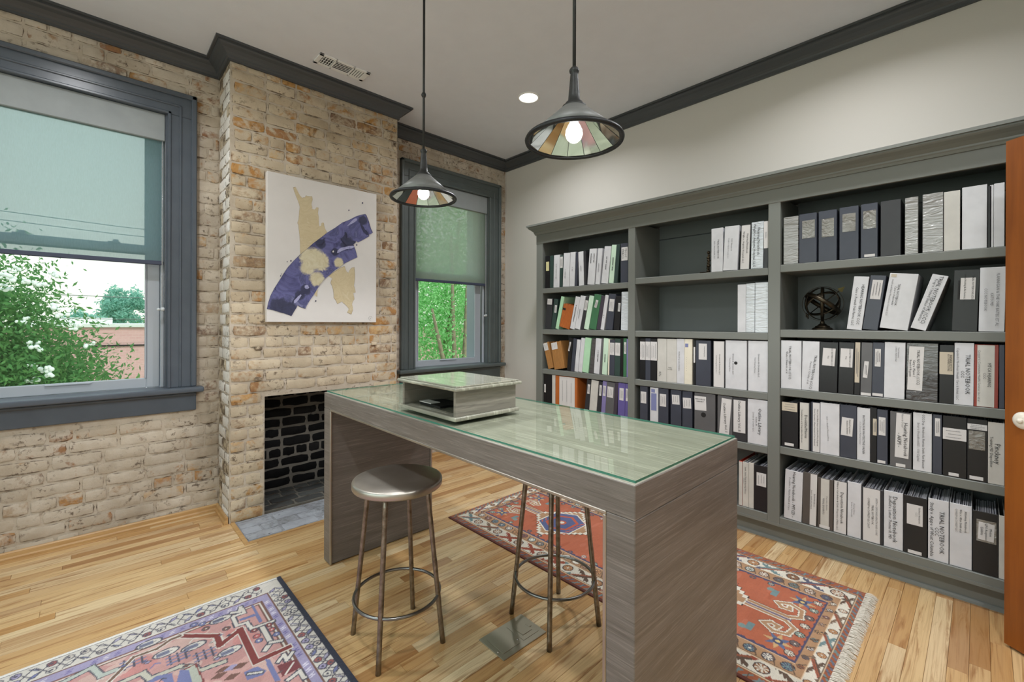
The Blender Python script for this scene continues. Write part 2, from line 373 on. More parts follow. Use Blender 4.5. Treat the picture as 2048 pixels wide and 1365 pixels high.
# ---- brickwork
def brick_variants(seed, n=14, amp=.07):
    r = random.Random(seed); out = []
    for k in range(n):
        nx, nz = 5, 3; vs = []; fs = []
        for j in range(nz):
            for i in range(nx):
                u = i/(nx-1)-.5; v = j/(nz-1)-.5
                edge = i in (0, nx-1) or j in (0, nz-1)
                u2 = u*(1-.06*abs(v*2)**2) + r.uniform(-.012, .012); v2 = v*(1-.10*abs(u*2)**3) + r.uniform(-.075, .075)
                vs.append((u2, v2, (-.22 if edge else r.uniform(-.12, .14))))
        for j in range(nz-1):
            for i in range(nx-1): a = j*nx+i; fs.append((a, a+1, a+nx+1, a+nx))
        per = list(range(nx))+[nx*(j+1)-1 for j in range(1, nz)]+[nz*nx-1-i for i in range(1, nx)]+[nx*j for j in range(nz-2, 0, -1)]
        b = len(vs); vs += [(vs[i][0]*1.02, vs[i][1]*1.04, -2.4) for i in per]
        for q in range(len(per)): fs.append((per[q], b+q, b+(q+1) % len(per), per[(q+1) % len(per)]))
        out.append((vs, fs))
    return out
def variant_meshes(name, mat, seed):
    res = []
    for vs, fs in brick_variants(seed):
        me = bpy.data.meshes.new(name); me.from_pydata(vs, [], fs); me.materials.append(mat)
        me.polygons.foreach_set('use_smooth', [True]*8+[False]*(len(fs)-8)); me.update(); res.append(me)
    return res
def bricks(parent, name, meshes, org, U, V, Nn, u0, u1, v0, v1, holes=(), seed=1, ch=.0755, bl=.208, mort=.0095, relief=.006, off=0., jog=0):
    """lay courses of single bricks on the plane org + u*U + v*V, proud along Nn."""
    r = random.Random(seed); U, V, Nn, org = map(Vector, (U, V, Nn, org)); v = v0; c = 0; out = []
    while v < v1-.02:
        hh = min(ch, v1-v); z0, z1 = v+mort/2, v+hh-mort/2; hdr = (c % 6 == 3)
        spans = [(u0, u1)]
        for (a, b, zc, zd) in holes:
            if min(z1, zd)-max(z0, zc) > .3*(z1-z0):
                ns = []
                for s, e in spans:
                    if b <= s or a >= e: ns.append((s, e))
                    else:
                        if a-s > .015: ns.append((s, a))
                        if e-b > .015: ns.append((b, e))
                spans = ns
            elif min(z1, zd) > max(z0, zc):
                pass
        q = u0 - (bl*.5 if c % 2 else 0) + off + r.uniform(-.02, .02)
        while q < u1:
            ln = (bl*.5 if (hdr or r.random() < .14) else bl)*r.uniform(.92, 1.08)
            for s, e in spans:
                a, b = max(q, s), min(q+ln, e)
                if b-a > .028:
                    a2, b2 = a+mort/2, b-mort/2
                    cu, cv = (a2+b2)/2, (z0+z1)/2+r.uniform(-.002, .002)
                    o = bpy.data.objects.new(name, r.choice(meshes)); link(o)
                    lift = r.uniform(-.001, .004)+relief*.65
                    ang = r.uniform(-.022, .022)
                    Uc = (U*math.cos(ang)+V*math.sin(ang)); Vc = (V*math.cos(ang)-U*math.sin(ang))
                    p = org+U*cu+V*cv+Nn*lift; s3 = (max(.01, b2-a2), max(.01, (z1-z0)*r.uniform(.93, 1.05)), relief*2)
                    fl_ = r.choice((1, -1))
                    m = Matrix.Identity(4)
                    for i in range(3):
                        m[i][0] = Uc[i]*s3[0]; m[i][1] = Vc[i]*s3[1]; m[i][2] = Nn[i]*s3[2]; m[i][3] = p[i]
                    o.matrix_world = m; o.parent = parent; out.append(o)
            q += ln
        v += ch; c += 1
    return out
def cap(objs, parent, name, mat, n=300):
    """keep the n bricks that show largest as objects, join the rest into one"""
    def score(o):
        m = o.matrix_world; c_ = m.translation; u, v, nn = (Vector((m[0][k], m[1][k], m[2][k])) for k in range(3))
        if (Vector(CAM)-c_).dot(nn) <= 0: return 0
        Q = [pr(c_+u*s+v*t) for s, t in ((-.5, -.5), (.5, -.5), (.5, .5), (-.5, .5))]
        if max(q[0] for q in Q) < 0 or min(q[0] for q in Q) > IW or any(q[2] < .1 for q in Q): return 0
        return abs(sum(Q[i][0]*Q[(i+1) % 4][1]-Q[(i+1) % 4][0]*Q[i][1] for i in range(4)))/2
    objs = sorted(objs, key=score, reverse=True); ex = objs[n:]
    if not ex: return
    mb_ = MB()
    for o in ex: mb_.add([o.matrix_world @ v.co for v in o.data.vertices], [tuple(p.vertices) for p in o.data.polygons])
    for o in ex: bpy.data.objects.remove(o)
    mb_.build(name, mat, parent)['kind'] = 'stuff'
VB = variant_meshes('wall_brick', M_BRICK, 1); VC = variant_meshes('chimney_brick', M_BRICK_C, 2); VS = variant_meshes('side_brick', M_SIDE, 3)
VF = variant_meshes('firebox_brick', M_SOOT, 4); VG = variant_meshes('firebox_floor_brick', M_FBF, 5); VH = variant_meshes('hearth_brick', M_HEARTH, 6)
# back wall with two window openings and the firebox recess
wb = MB(); xs = [XL-.15, WIN[1]-WHW, WIN[1]+WHW, WIN[2]-WHW, WIN[2]+WHW, 0]
MF = .003
for i in range(5):
    if i in (1, 3): wb.box(xs[i], xs[i+1], -MF, WT, -.15, WZ0-.03).box(xs[i], xs[i+1], -MF, WT, WZ1+.02, H)
    elif i == 2: wb.box(xs[2], FX0-.05, -MF, WT, -.15, H).box(FX1+.05, xs[3], -MF, WT, -.15, H).box(FX0-.05, FX1+.05, -MF, WT, FZ+.05, H).box(FX0-.05, FX1+.05, .16, WT, -.15, FZ+.05)
    else: wb.box(xs[i], xs[i+1], -MF, WT, -.15, H)
wall_back = struct(wb.build('wall_back', M_MORT))
wh = [(WIN[k]-WHW-.14, WIN[k]+WHW+.13, .72, 2.785) for k in WIN]
bw = bricks(wall_back, 'brick', VB, (0, -MF, 0), (1, 0, 0), (0, 0, 1), (0, -1, 0), -4.15, CXL, .0, 2.99, wh, 11)
bw += bricks(wall_back, 'brick', VB, (0, -MF, 0), (1, 0, 0), (0, 0, 1), (0, -1, 0), CXR, -.004, .0, 2.99, wh, 12)
cap(bw, wall_back, 'bricks', M_BRICK)
# chimney breast
cb = MB().box(CXL, FX0, -CD, -MF, -.02, H).box(FX1, CXR, -CD, -MF, -.02, H).box(FX0, FX1, -CD, -MF, FZ, H)
chim = struct(cb.build('wall_chimney', M_MORT))
bw = bricks(chim, 'brick', VC, (0, -CD, 0), (1, 0, 0), (0, 0, 1), (0, -1, 0), CXL, CXR, .0, 2.99, [(FX0, FX1, -1, FZ)], 21)
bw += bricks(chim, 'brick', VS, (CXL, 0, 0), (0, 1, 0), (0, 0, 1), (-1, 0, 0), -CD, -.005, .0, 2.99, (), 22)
bw += bricks(chim, 'brick', VC, (CXR, 0, 0), (0, 1, 0), (0, 0, 1), (1, 0, 0), -CD, -.005, .0, 2.99, (), 23)
cap(bw, chim, 'bricks', M_BRICK_C)
# broken stubs in the chimney face
for k, (px_, py_) in enumerate(((516, 697), (747, 688), (516, 758))):
    p = on(px_, py_, 'y', -CD); MB().bbox(p[0]-.022, p[0]+.022, -CD-.022, -CD, p[2]-.012, p[2]+.012, .006).build('brick_stub', M_BRICK_C, chim)
# firebox: back, sides and floor of single bricks
BYK = .09
fb = MB().box(FX0, FX1, BYK, .16, 0, FZ+.05).box(FX0-.05, FX0, -CD+.06, .16, 0, FZ+.05).box(FX1, FX1+.05, -CD+.06, .16, 0, FZ+.05).box(FX0, FX1, -CD+.06, .16, FZ, FZ+.05).box(FX0, FX1, -CD+.02, .16, -.02, .008)
firebox = fb.build('firebox', M_SOOTM, chim); tag(firebox, 'soot-blackened brick firebox')
bricks(firebox, 'firebox_brick', VF, (0, BYK, 0), (1, 0, 0), (0, 0, 1), (0, -1, 0), FX0, FX1, .02, FZ, (), 31, .0775, .205, .016, .007)
bricks(firebox, 'firebox_brick', VF, (FX1, 0, 0), (0, 1, 0), (0, 0, 1), (-1, 0, 0), -CD+.06, BYK, .02, FZ, (), 32, .0775, .205, .016, .007)
bricks(firebox, 'firebox_brick', VF, (FX0, 0, 0), (0, 1, 0), (0, 0, 1), (1, 0, 0), -CD+.06, BYK, .02, FZ, (), 33, .0775, .205, .016, .007)
bricks(firebox, 'firebox_floor_brick', VG, (0, 0, .008), (1, 0, 0), (0, 1, 0), (0, 0, 1), FX0, FX1, -CD+.03, BYK, (), 34, .1, .205, .010, .004)
# hearth slab of washed bricks with an oak border
he = struct(MB().box(CXL+.03, CXR-.03, -.675, -CD, -.02, .0015).build('floor_hearth', M_HEARTH))
bricks(he, 'hearth_brick', VH, (0, 0, .001), (1, 0, 0), (0, 1, 0), (0, 0, 1), CXL+.03, CXR-.03, -.67, -CD-.01, (), 41, .105, .215, .006, .0022)
for a, b, c, d in ((CXL+.005, CXL+.03, -.70, -CD-.005), (CXL+.03, CXR-.03, -.70, -.675), (CXR-.03, CXR-.005, -.70, -CD-.005)):
    MB().bbox(a, b, c, d, -.015, .006, .002).build('oak_border', OAKB, he)

# ---- crown, baseboards
prof = [(0, 2.984), (.014, 2.984), (.014, 2.997), (.022, 3.004), (.024, 3.014), (.034, 3.026), (.052, 3.042), (.07, 3.052), (.078, 3.060), (.078, 3.068), (.094, 3.068), (.094, 3.0825), (0, 3.0825)]
mb = MB(); sweep(mb, [(XL, -MF), (CXL, -MF), (CXL, -CD), (CXR, -CD), (CXR, -MF), (0, -MF)], prof, 0, (None, (-1, 0))); struct(mb.build('trim_1', TRIM))
mb = MB(); sweep(mb, [(0, 0), (0, YF)], prof, 0, ((0, -1), (0, 1))); struct(mb.build('trim_2', TRIM))
mb = MB(); sweep(mb, [(0, YF), (XL, YF), (XL, 0)], prof, 0, ((-1, 0), (0, -1))); struct(mb.build('trim_3', TRIM))
bp = [(0, 0), (.022, 0), (.022, .012), (.016, .020), (.014, .040), (.008, .046), (0, .046)]
mb = MB(); sweep(mb, [(XL, -MF-.004), (CXL-.006, -MF-.004), (CXL-.006, -CD)], bp); struct(mb.build('baseboard_back', OAKB))
mb = MB(); sweep(mb, [(CXR+.006, -CD), (CXR+.006, -MF-.004), (0, -MF-.004)], bp); struct(mb.build('baseboard_right', OAKB))
struct(MB().box(-.012, -.001, -.012, -.001, 0, 2.99).build('trim_4', WALLP))

# ---- windows
def window(n, xc, cm):
    x0, x1 = xc-WHW, xc+WHW
    root = thing('window_%d' % n, None, None, (xc, 0, WZ0), kind='structure')
    for s, xi in ((-1, x0), (1, x1)):
        xo = xi+s*.127; m = MB().bbox(min(xi, xo), max(xi, xo), -.022, 0, WZ0, WZ1, .003)
        m.bbox(min(xo-s*.004, xo+s*.026), max(xo-s*.004, xo+s*.026), -.042, 0, WZ0, WZ1+.153, .006)
        m.bbox(min(xi+s*.058, xi+s*.072), max(xi+s*.058, xi+s*.072), -.029, -.02, WZ0, WZ1+.07, .004)
        m.bbox(min(xi-s*.002, xi+s*.016), max(xi-s*.002, xi+s*.016), -.03, 0, WZ0, WZ1+.016, .004)
        m.build('side_casing', cm, root)
        MB().box(min(xi, xi-s*.012), max(xi, xi-s*.012), 0, .19, WZ0, WZ1).build('jamb', cm, root)
        MB().bbox(min(xi-s*.012, xi-s*.03), max(xi-s*.012, xi-s*.03), .055, .075, WZ0, WZ1, .003).build('inner_stop', SASH, root)
        MB().box(min(xi, xi-s*.03), max(xi, xi-s*.03), .19, WT+.02, WZ0-.03, WZ1).build('outer_jamb', SASH, root)
    m = MB().bbox(x0-.127, x1+.127, -.022, 0, WZ1, WZ1+.127, .003).bbox(x0-.153, x1+.153, -.042, 0, WZ1+.123, WZ1+.153, .006)
    m.bbox(x0-.07, x1+.07, -.029, -.02, WZ1+.058, WZ1+.072, .004).bbox(x0-.016, x1+.016, -.03, 0, WZ1-.002, WZ1+.016, .004)
    m.build('head_casing', cm, root)
    MB().box(x0, x1, 0, WT+.02, WZ1, WZ1+.02).build('head_jamb', cm, root)
    MB().bbox(x0-.19, x1+.19, -.085, .09, WZ0-.036, WZ0, .014, seg=3).build('sill_board', cm, root)
    MB().bbox(x0-.153, x1+.153, -.026, 0, WZ0-.16, WZ0-.036, .004).bbox(x0-.153, x1+.153, -.04, 0, WZ0-.06, WZ0-.036, .008).build('apron', cm, root)
    MB().box(x0, x1, .09, WT+.05, WZ0-.03, WZ0-.002).build('outer_sill', SASH, root)
    def sash(nm, z0, z1, ya, yb, sw=.068):
        a, b = x0+.03, x1-.03
        m = MB().bbox(a, a+sw, ya, yb, z0, z1, .004).bbox(b-sw, b, ya, yb, z0, z1, .004).bbox(a+sw, b-sw, ya, yb, z0, z0+.062, .004).bbox(a+sw, b-sw, ya, yb, z1-.05, z1, .004)
        m.bbox(a+sw, a+sw+.010, ya-.004, ya+.01, z0+.062, z1-.05, .002).bbox(b-sw-.010, b-sw, ya-.004, ya+.01, z0+.062, z1-.05, .002)
        s = m.build(nm, SASH, root)
        MB().box(a+sw, b-sw, (ya+yb)/2-.002, (ya+yb)/2+.002, z0+.062, z1-.05).build('pane', PANE, s)
        return s
    sash('upper_sash', 1.745, WZ1, .135, .168); lo = sash('lower_sash', WZ0, 1.80, .098, .132)
    for dx in (-.2, .2):
        MB().bbox(xc+dx-.03, xc+dx+.03, .088, .128, 1.80, 1.808, .003).bbox(xc+dx-.006, xc+dx+.022, .095, .12, 1.808, 1.822, .004).build('sash_lock', SASH, lo)
    MB().bbox(xc-.1, xc+.1, .088, .098, WZ0+.05, WZ0+.058, .002).build('lift_rail', SASH, lo)
    return root
window(1, WIN[1], CASE); window(2, WIN[2], CASE_GREEN_LIGHT)
# an added window, unseen, in the wall left of the camera brings fill light
root = thing('window_3', None, None, (XL, -2.55, .6), kind='structure')
for y0, y1, z0, z1 in ((-4.0, -3.9, .6, 2.85), (-1.0, -.9, .6, 2.85), (-3.9, -1.0, .6, .68), (-3.9, -1.0, 2.77, 2.85), (-2.5, -2.4, .68, 2.77)):
    MB().box(XL-.12, XL+.02, y0, y1, z0, z1).build('window_frame', CASE, root)
MB().box(XL-.07, XL-.066, -3.9, -1.0, .68, 2.77).build('pane', CLEARG, root)
def portal(loc, rot, sx_, sy_):
    l = bpy.data.lights.new('window_portal', 'AREA'); l.shape = 'RECTANGLE'; l.size, l.size_y = sx_, sy_; l.cycles.is_portal = True
    o = link(bpy.data.objects.new('window_portal', l)); o.location = loc; o.rotation_euler = rot
for k in WIN: portal((WIN[k], WT+.03, (WZ0+WZ1)/2), (R(-90), 0, 0), .92, 1.8)
portal((XL-.14, -2.45, 1.72), (0, R(-90), 0), 2.2, 3.1)

# ---- roller shades (hung in the window frames)
def shade(n, xc, zb, label, fm):
    x0, x1 = xc-WHW+.013, xc+WHW-.013
    root = thing('roller_shade', label, 'shade', (xc, .03, zb), group='roller shades')
    MB().bbox(x0, x1, .005, .05, 2.478, WZ1-.002, .004).build('valance', pbr('grey_valance', (150, 156, 158), .6, var=(140, 146, 148)), root)
    MB().box(x0+.008, x1-.008, .0285, .0295, zb+.026, 2.49).build('shade_fabric', fm, root)
    MB().bbox(x0+.006, x1-.006, .022, .036, zb, zb+.027, .004).build('bottom_bar', pbr('dark_shade_bar', (66, 72, 92), .45), root)
    m = MB(); c = x1-.006
    for s in (-.008, .008):
        m.tube([(c+s, .016, 2.48), (c+s+.002, .015, 1.4)], .0022, 6)
        for k in range(110): m.bbox(c+s-.003, c+s+.003, .0125, .0185, 1.42+k*.0095, 1.4255+k*.0095, .001)
    m.build('bead_chain', CHAIN, root)
    MB().sphere((c-.004, .012, 1.385), .014, 8).sphere((c-.026, .008, 1.383), .010, 8).build('chain_weight', pbr('clear_plastic', (205, 210, 214), .2), root)
shade(1, WIN[1], 1.672, 'grey solar roller shade half lowered over the large left window', SHADE1)
shade(2, WIN[2], 1.70, 'sage roller shade half lowered in the window beside the bookcase', SHADE)

# ---- door standing open at the right
dv = Vector((-.607, -.795, 0)); h0 = Vector((-.662, -3.70, 0)); dn = Vector((.795, -.607, 0))   # leaf direction, free edge, far side normal
root = thing('door_1', None, None, h0+dv*.4, kind='structure')
def leaf(a, b, z0, z1, t0, t1):
    P = [h0+dv*a+dn*t0, h0+dv*b+dn*t0, h0+dv*b+dn*t1, h0+dv*a+dn*t1]
    return [(p.x, p.y, z0) for p in P], z1-z0
P, hh = leaf(0, .82, .012, 2.043, 0, .044); MB().prism(P, (0, 0, hh)).build('door_leaf', DOORW, root)
kc = h0+dv*.062; kz = .925
def lathe_to(prof, org, axis, n=20):
    m = MB().lathe(prof, (0, 0, 0), n); q = Vector((0, 0, 1)).rotation_difference(Vector(axis)); m.v = [tuple(Vector(org)+q @ Vector(v)) for v in m.v]; return m
kb = lathe_to([(0, 0), (.034, 0), (.034, .005), (.031, .010), (.022, .015), (.014, .017), (0, .0175)], (kc.x, kc.y, kz), -dn, 28).build('knob_rosette', pbr('ivory_knob', (220, 214, 200), .25), root)
lathe_to([(.010, .012), (.010, .022), (.008, .026), (0, .027)], (kc.x, kc.y, kz), -dn).build('turn_button', pbr('ivory_knob', (226, 220, 206), .25), kb)
lathe_to([(.011, 0), (.011, .03), (.022, .036), (.029, .046), (.029, .056), (.02, .064), (0, .066)], (kc.x+dn.x*.044, kc.y+dn.y*.044, kz), dn).build('door_knob', STEEL, root)
for z in (.25, 1.05, 1.85):
    p = h0+dv*.815; MB().tube([(p.x, p.y, z), (p.x, p.y, z+.09)], .006).build('hinge', STEEL, root)
# ================================================================ bookcase
BX, BL, BR = -.40, -.85, -3.815
BAYS = [(-.925, -1.802), (-1.860, -2.757), (-2.822, -3.75)]
SHELF = [(1.616, 1.248, .892, .548), (1.641, 1.248, .886, .562), (1.651, 1.268, .923, .579)]
BOT = .160; TOPZ = 2.022; BTH = .045
bc = thing('bookcase', 'sage grey built-in bookcase of three bays filled with binders', 'bookcase', (BX/2, -2.3, 0))
MB().bbox(BX, -.01, BL, BAYS[0][0], .1, 2.11, .002).build('side_panel', CABP, bc)
MB().bbox(BX, -.01, BAYS[2][1], BR, .1, 2.11, .002).build('side_panel', CABP, bc)
MB().bbox(BX, -.01, BAYS[0][1], BAYS[1][0], .1, 2.06, .002).build('divider', CABP, bc)
MB().bbox(BX, -.01, BAYS[1][1], BAYS[2][0], .1, 2.06, .002).build('divider', CABP, bc)
MB().bbox(BX-.002, BX+.02, BL+.001, BR-.001, TOPZ, 2.115, .002).build('top_rail', CABP, bc)
MB().box(BX+.02, -.01, BL-.02, BR+.02, 2.08, 2.11).build('top_board', CABP, bc)
for a, b in BAYS:
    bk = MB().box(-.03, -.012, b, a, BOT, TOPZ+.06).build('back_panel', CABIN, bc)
    MB().box(-.034, -.03, b, a, 1.97, 1.976).build('panel_seam', pbr('seam_dark', (40, 46, 50), .6), bk)
cp = [(0, 2.105), (.010, 2.105), (.014, 2.116), (.018, 2.122), (.018, 2.130), (.034, 2.146), (.052, 2.160), (.058, 2.168), (.058, 2.176), (.068, 2.176), (.068, 2.192), (0, 2.192)]
mb = MB(); sweep(mb, [(-.01, BL), (BX, BL), (BX, BR), (-.01, BR)], cp); mb.box(BX, -.01, BL, BR, 2.17, 2.188); mb.build('cornice', CABP, bc)
for k, (a, b) in enumerate(BAYS):
    for j, z in enumerate(SHELF[k]):
        MB().bbox(BX+.006, -.03, b-.003, a+.003, z-BTH, z, .003).build('shelf', CABP, bc)
    MB().bbox(BX+.002, -.03, b-.002, a+.002, BOT-BTH, BOT, .003).build('bottom_shelf', CABP, bc)
MB().box(BX-.002, BX+.02, BL+.001, BR-.001, BOT-.056, BOT-BTH+.004).build('bottom_rail', CABP, bc)
MB().box(BX+.05, BX+.07, BL+.01, BR-.01, 0, BOT-.05).build('toe_kick', CABP, bc)
MB().prism([(BX+.05, BL+.01, 0), (BX+.032, BL+.01, 0), (BX+.034, BL+.01, .010), (BX+.042, BL+.01, .017), (BX+.05, BL+.01, .019)], (0, BR-BL-.02, 0)).build('shoe_moulding', CABP, bc)

# ================================================================ binders
def vinyl(name, rgb, rough=.38, crinkle=0., sc=(1, 1, 1)):
    if name in MAT: return MAT[name]
    m, t, b = newmat(name); c = lin(rgb); n = noise(t, wpos(t), 14, 3)
    L(t, ramp(t, n, [(.3, tuple(v*.93 for v in c)), (.7, tuple(min(1, v*1.05) for v in c))]), b.inputs['Base Color'])
    b.inputs['Roughness'].default_value = rough
    if crinkle: b.inputs['Coat Weight'].default_value = .8; b.inputs['Coat Roughness'].default_value = .08; bump(t, b, noise(t, wpos(t, sc), 22, 3, .5, 1.5), crinkle, .012)
    else: bump(t, b, noise(t, wpos(t), 300, 2), .06, .001)
    MAT[name] = m; return m
V = {'white': vinyl('white_vinyl', (206, 207, 211)), 'off': vinyl('offwhite_vinyl', (198, 196, 190)), 'cream': vinyl('cream_card', (222, 216, 198), .6),
     'pgreen': vinyl('pale_green_vinyl', (196, 222, 200)), 'green': vinyl('green_vinyl', (62, 112, 78)), 'dgreen': vinyl('dark_green_vinyl', (48, 68, 64)), 'slate': vinyl('slate_vinyl', (60, 64, 76)),
     'black': vinyl('black_vinyl', (22, 23, 27), .35), 'char': vinyl('charcoal_vinyl', (48, 49, 53)), 'grey': vinyl('grey_vinyl', (92, 92, 94)), 'taupe': vinyl('taupe_vinyl', (84, 78, 74)),
     'red': vinyl('dark_red_vinyl', (142, 58, 48)), 'scarlet': vinyl('scarlet_vinyl', (190, 66, 44)), 'orange': vinyl('orange_card', (176, 96, 38), .6), 'lilac': vinyl('lilac_vinyl', (128, 120, 168)), 'violet': vinyl('violet_vinyl', (98, 88, 150)),
     'plum': vinyl('plum_vinyl', (64, 58, 70)), 'tan': vinyl('kraft_card', (160, 112, 58), .7), 'mint': vinyl('mint_vinyl', (172, 214, 178)),
     'clear': vinyl('crinkled_clear_over_grey', (150, 150, 148), .25, .9, (1, .5, 2.2)), 'clearw': vinyl('crinkled_clear_over_white', (198, 205, 211), .25, .7, (1, .5, 2)), 'cleard': vinyl('crinkled_clear_over_charcoal', (74, 74, 76), .25, .9, (1, .6, 1.8))}
PAPER = pbr('paper', (228, 226, 222), .8); LABEL = pbr('label_paper', (208, 206, 205), .7); LTAN = pbr('tan_label_paper', (194, 184, 166), .75); LYEL = pbr('yellow_label', (206, 200, 150), .7)
CLEARP = vinyl('crinkled_label_pocket', (128, 126, 120), .18, 1., (1, 1, 1.3)); INK = pbr('black_ink', (34, 34, 38), .7); INKG = pbr('grey_ink', (112, 112, 116), .7); BLUEP = pbr('blue_print', (120, 126, 170), .7)
PAGES = pbr('page_edges', (226, 226, 230), .8, var=(168, 170, 184), vscale=3, stretch=(1, 60, 1))
TEXTS = []
ORD = ['first', 'second', 'third', 'fourth', 'fifth', 'sixth', 'seventh', 'eighth', 'ninth', 'tenth', 'eleventh', 'twelfth', 'thirteenth', 'fourteenth', 'fifteenth', 'sixteenth', 'seventeenth']
ROWN = ['top', 'second', 'third', 'fourth', 'bottom']; BAYN = ['left', 'middle', 'right']
CN = {'white': 'white', 'off': 'off-white', 'cream': 'cream', 'pgreen': 'pale green', 'green': 'green', 'dgreen': 'dark green', 'slate': 'slate', 'black': 'black', 'char': 'charcoal', 'grey': 'grey', 'taupe': 'taupe', 'red': 'dark red', 'scarlet': 'red-backed white',
      'orange': 'orange', 'lilac': 'lilac', 'violet': 'violet', 'plum': 'dark plum', 'tan': 'tan', 'mint': 'mint green', 'clear': 'crinkled grey', 'clearw': 'crinkled clear white', 'cleard': 'crinkled charcoal'}
def feet(bay, row, xl, xr, yt, dx, set_=.012):
    zs = (SHELF[bay]+(BOT,))[row]; X = BX+set_; yb = pr((X, on((xl+xr)/2, 700, 'x', X)[1], zs))[1]
    yl, yr = on(xl, yb, 'x', X)[1], on(xr, yb, 'x', X)[1]; hz = on(xl+dx, yt, 'x', X)[2]-zs
    yl = min(yl, BAYS[bay][0]-.002); yr = max(yr, BAYS[bay][1]+.002)
    return yl, yr, hz, math.atan2(yl-on(xl+dx, yb, 'x', X)[1] if abs(dx) > .6 else 0, hz)
def binder(bay, row, idx, xl, xr, yt, dx, col, lab=(), txt=(), kind='binder', set_=.012, spine=None, pages=True, yaw=0, lean=None):
    """xl,xr: spine foot in the photo; yt: top; dx: sideways drift of the top. Depth follows from the shelf it stands on."""
    zs = (SHELF[bay]+(BOT,))[row]; X = BX+set_
    yb = pr((X, on((xl+xr)/2, 700, 'x', X)[1], zs))[1]
    yl, yr = on(xl, yb, 'x', X)[1], on(xr, yb, 'x', X)[1]
    yl = min(yl, BAYS[bay][0]-.002); yr = max(yr, BAYS[bay][1]+.002)
    top = on(xl+dx, yt, 'x', X); wd = max(.012, yl-yr)
    # lean is positive where the top falls to the right (-Y)
    h = (top[2]-zs)/math.cos(lean) - (abs(wd*math.sin(lean)) if lean > 0 else 0)
    bound = (SHELF[bay][row-1]-BTH if row else TOPZ)-zs-.004
    h = min(h, (bound-wd*abs(math.sin(lean)))/math.cos(lean))
    h = max(.2, h); wd *= math.cos(lean); dp = .285 if h > .25 else .25
    ln_ = 'wide ' if wd > .075 else ('narrow ' if wd < .03 else '')
    what = {'binder': 'binder', 'folder': 'paper folder', 'box': 'magazine file box'}[kind]
    extra = ' with printed spine' if txt else (' with spine label' if lab else '')
    root = thing({'binder': 'ring_binder', 'folder': 'paper_folder', 'box': 'magazine_file'}[kind], f'{ln_}{CN[col]} {what}{extra}, {ORD[idx]} from left, {ROWN[row]} shelf, {BAYN[bay]} bookcase bay', 'binder' if kind == 'binder' else ('folder' if kind == 'folder' else 'file box'),
                 (X, yr if lean >= 0 else yl, zs), (lean, 0, yaw), group=f'binders on the {ROWN[row]} shelf of the {BAYN[bay]} bay')
    a, b = (0, wd) if lean >= 0 else (-wd, 0)                  # local y range
    t = min(.004, wd*.15); mt = V[col]
    if kind == 'binder':
        m = MB().bbox(0, .0035, a, b, .001, h, .0012, seg=1).bbox(.0035, dp, a, a+t, .001, h, .0012).bbox(.0035, dp, b-t, b, .001, h, .0012)
        m.build('cover', mt, root, True)
        if pages and wd > .02: 
            rr = random.Random(idx*7+row*31+bay*101); pm = MB(); k = max(2, int(wd/.008)); g = (wd-2*t-.004)/k
            for q in range(k):
                y0 = a+t+.002+q*g; hh = h-rr.uniform(.006, .022); pm.box(.03+rr.uniform(0, .012), dp-.02-rr.uniform(0, .02), y0, y0+g*rr.uniform(.55, .95), .012, hh)
            pm.build('pages', PAGES, root, True)
    elif kind == 'folder':
        m = MB(); k = max(2, int(wd/.012)); g = wd/k
        for q in range(k): m.bbox(0, dp, a+q*g+.0005, a+(q+1)*g-.0005, .001, h*(1-.015*(q % 3)), .001)
        m.build('accordion_body', mt, root, True)
    else:
        m = MB().bbox(0, .003, a, b, .001, h, .001).bbox(.003, dp, a, a+.003, .001, h, .001).bbox(.003, dp, b-.003, b, .001, h, .001).box(.003, dp, a, b, .001, .004); m.build('box_body', mt, root, True)
    sf = -.0006
    if spine: MB().box(-.0005, 0, b-spine[1]*wd, b-spine[0]*wd, .003 if len(spine) < 4 else h*spine[3], h-.003 if len(spine) < 4 else h*spine[4]).build('spine_insert', {'w': LABEL, 't': LTAN, 'g': V['grey'], 'o': V['off']}[spine[2]], root, True)
    for li, q in enumerate(lab):     # (u0,u1,v0,v1,kind[,tilt]) fractions: u from the left, v from the top
        u0, u1, v0, v1, k = q[:5]; mtl = {'w': LABEL, 't': LTAN, 'y': LYEL, 'c': CLEARP, 'b': BLUEP, 'k': BLACKM, 'o': V['orange'], 's': V['slate']}[k]
        if k == 'k' and len(q) > 5 and q[5] == 'hole':
            cy, cz = b-(u0+u1)/2*wd, h*(1-(v0+v1)/2); rr_ = (u1-u0)/2*wd
            vs = [(-.0012, cy+rr_*math.cos(i*math.pi/8), cz+rr_*math.sin(i*math.pi/8)) for i in range(16)]; MB().prism(vs, (.0008, 0, 0)).build('finger_hole', BLACKM, root, True); continue
        tl = q[5] if len(q) > 5 else 0
        P = [(b-u*wd, h*(1-v)) for u, v in ((u0, v0), (u1, v0), (u1, v1), (u0, v1))]; cy = sum(p[0] for p in P)/4; cz = sum(p[1] for p in P)/4
        P = [(-.0012-.0006*li, cy+(y-cy)*math.cos(tl)-(z-cz)*math.sin(tl), cz+(y-cy)*math.sin(tl)+(z-cz)*math.cos(tl)) for y, z in P]
        lb = MB().prism(P, (.0008, 0, 0)).build('spine_label', mtl, root, True)
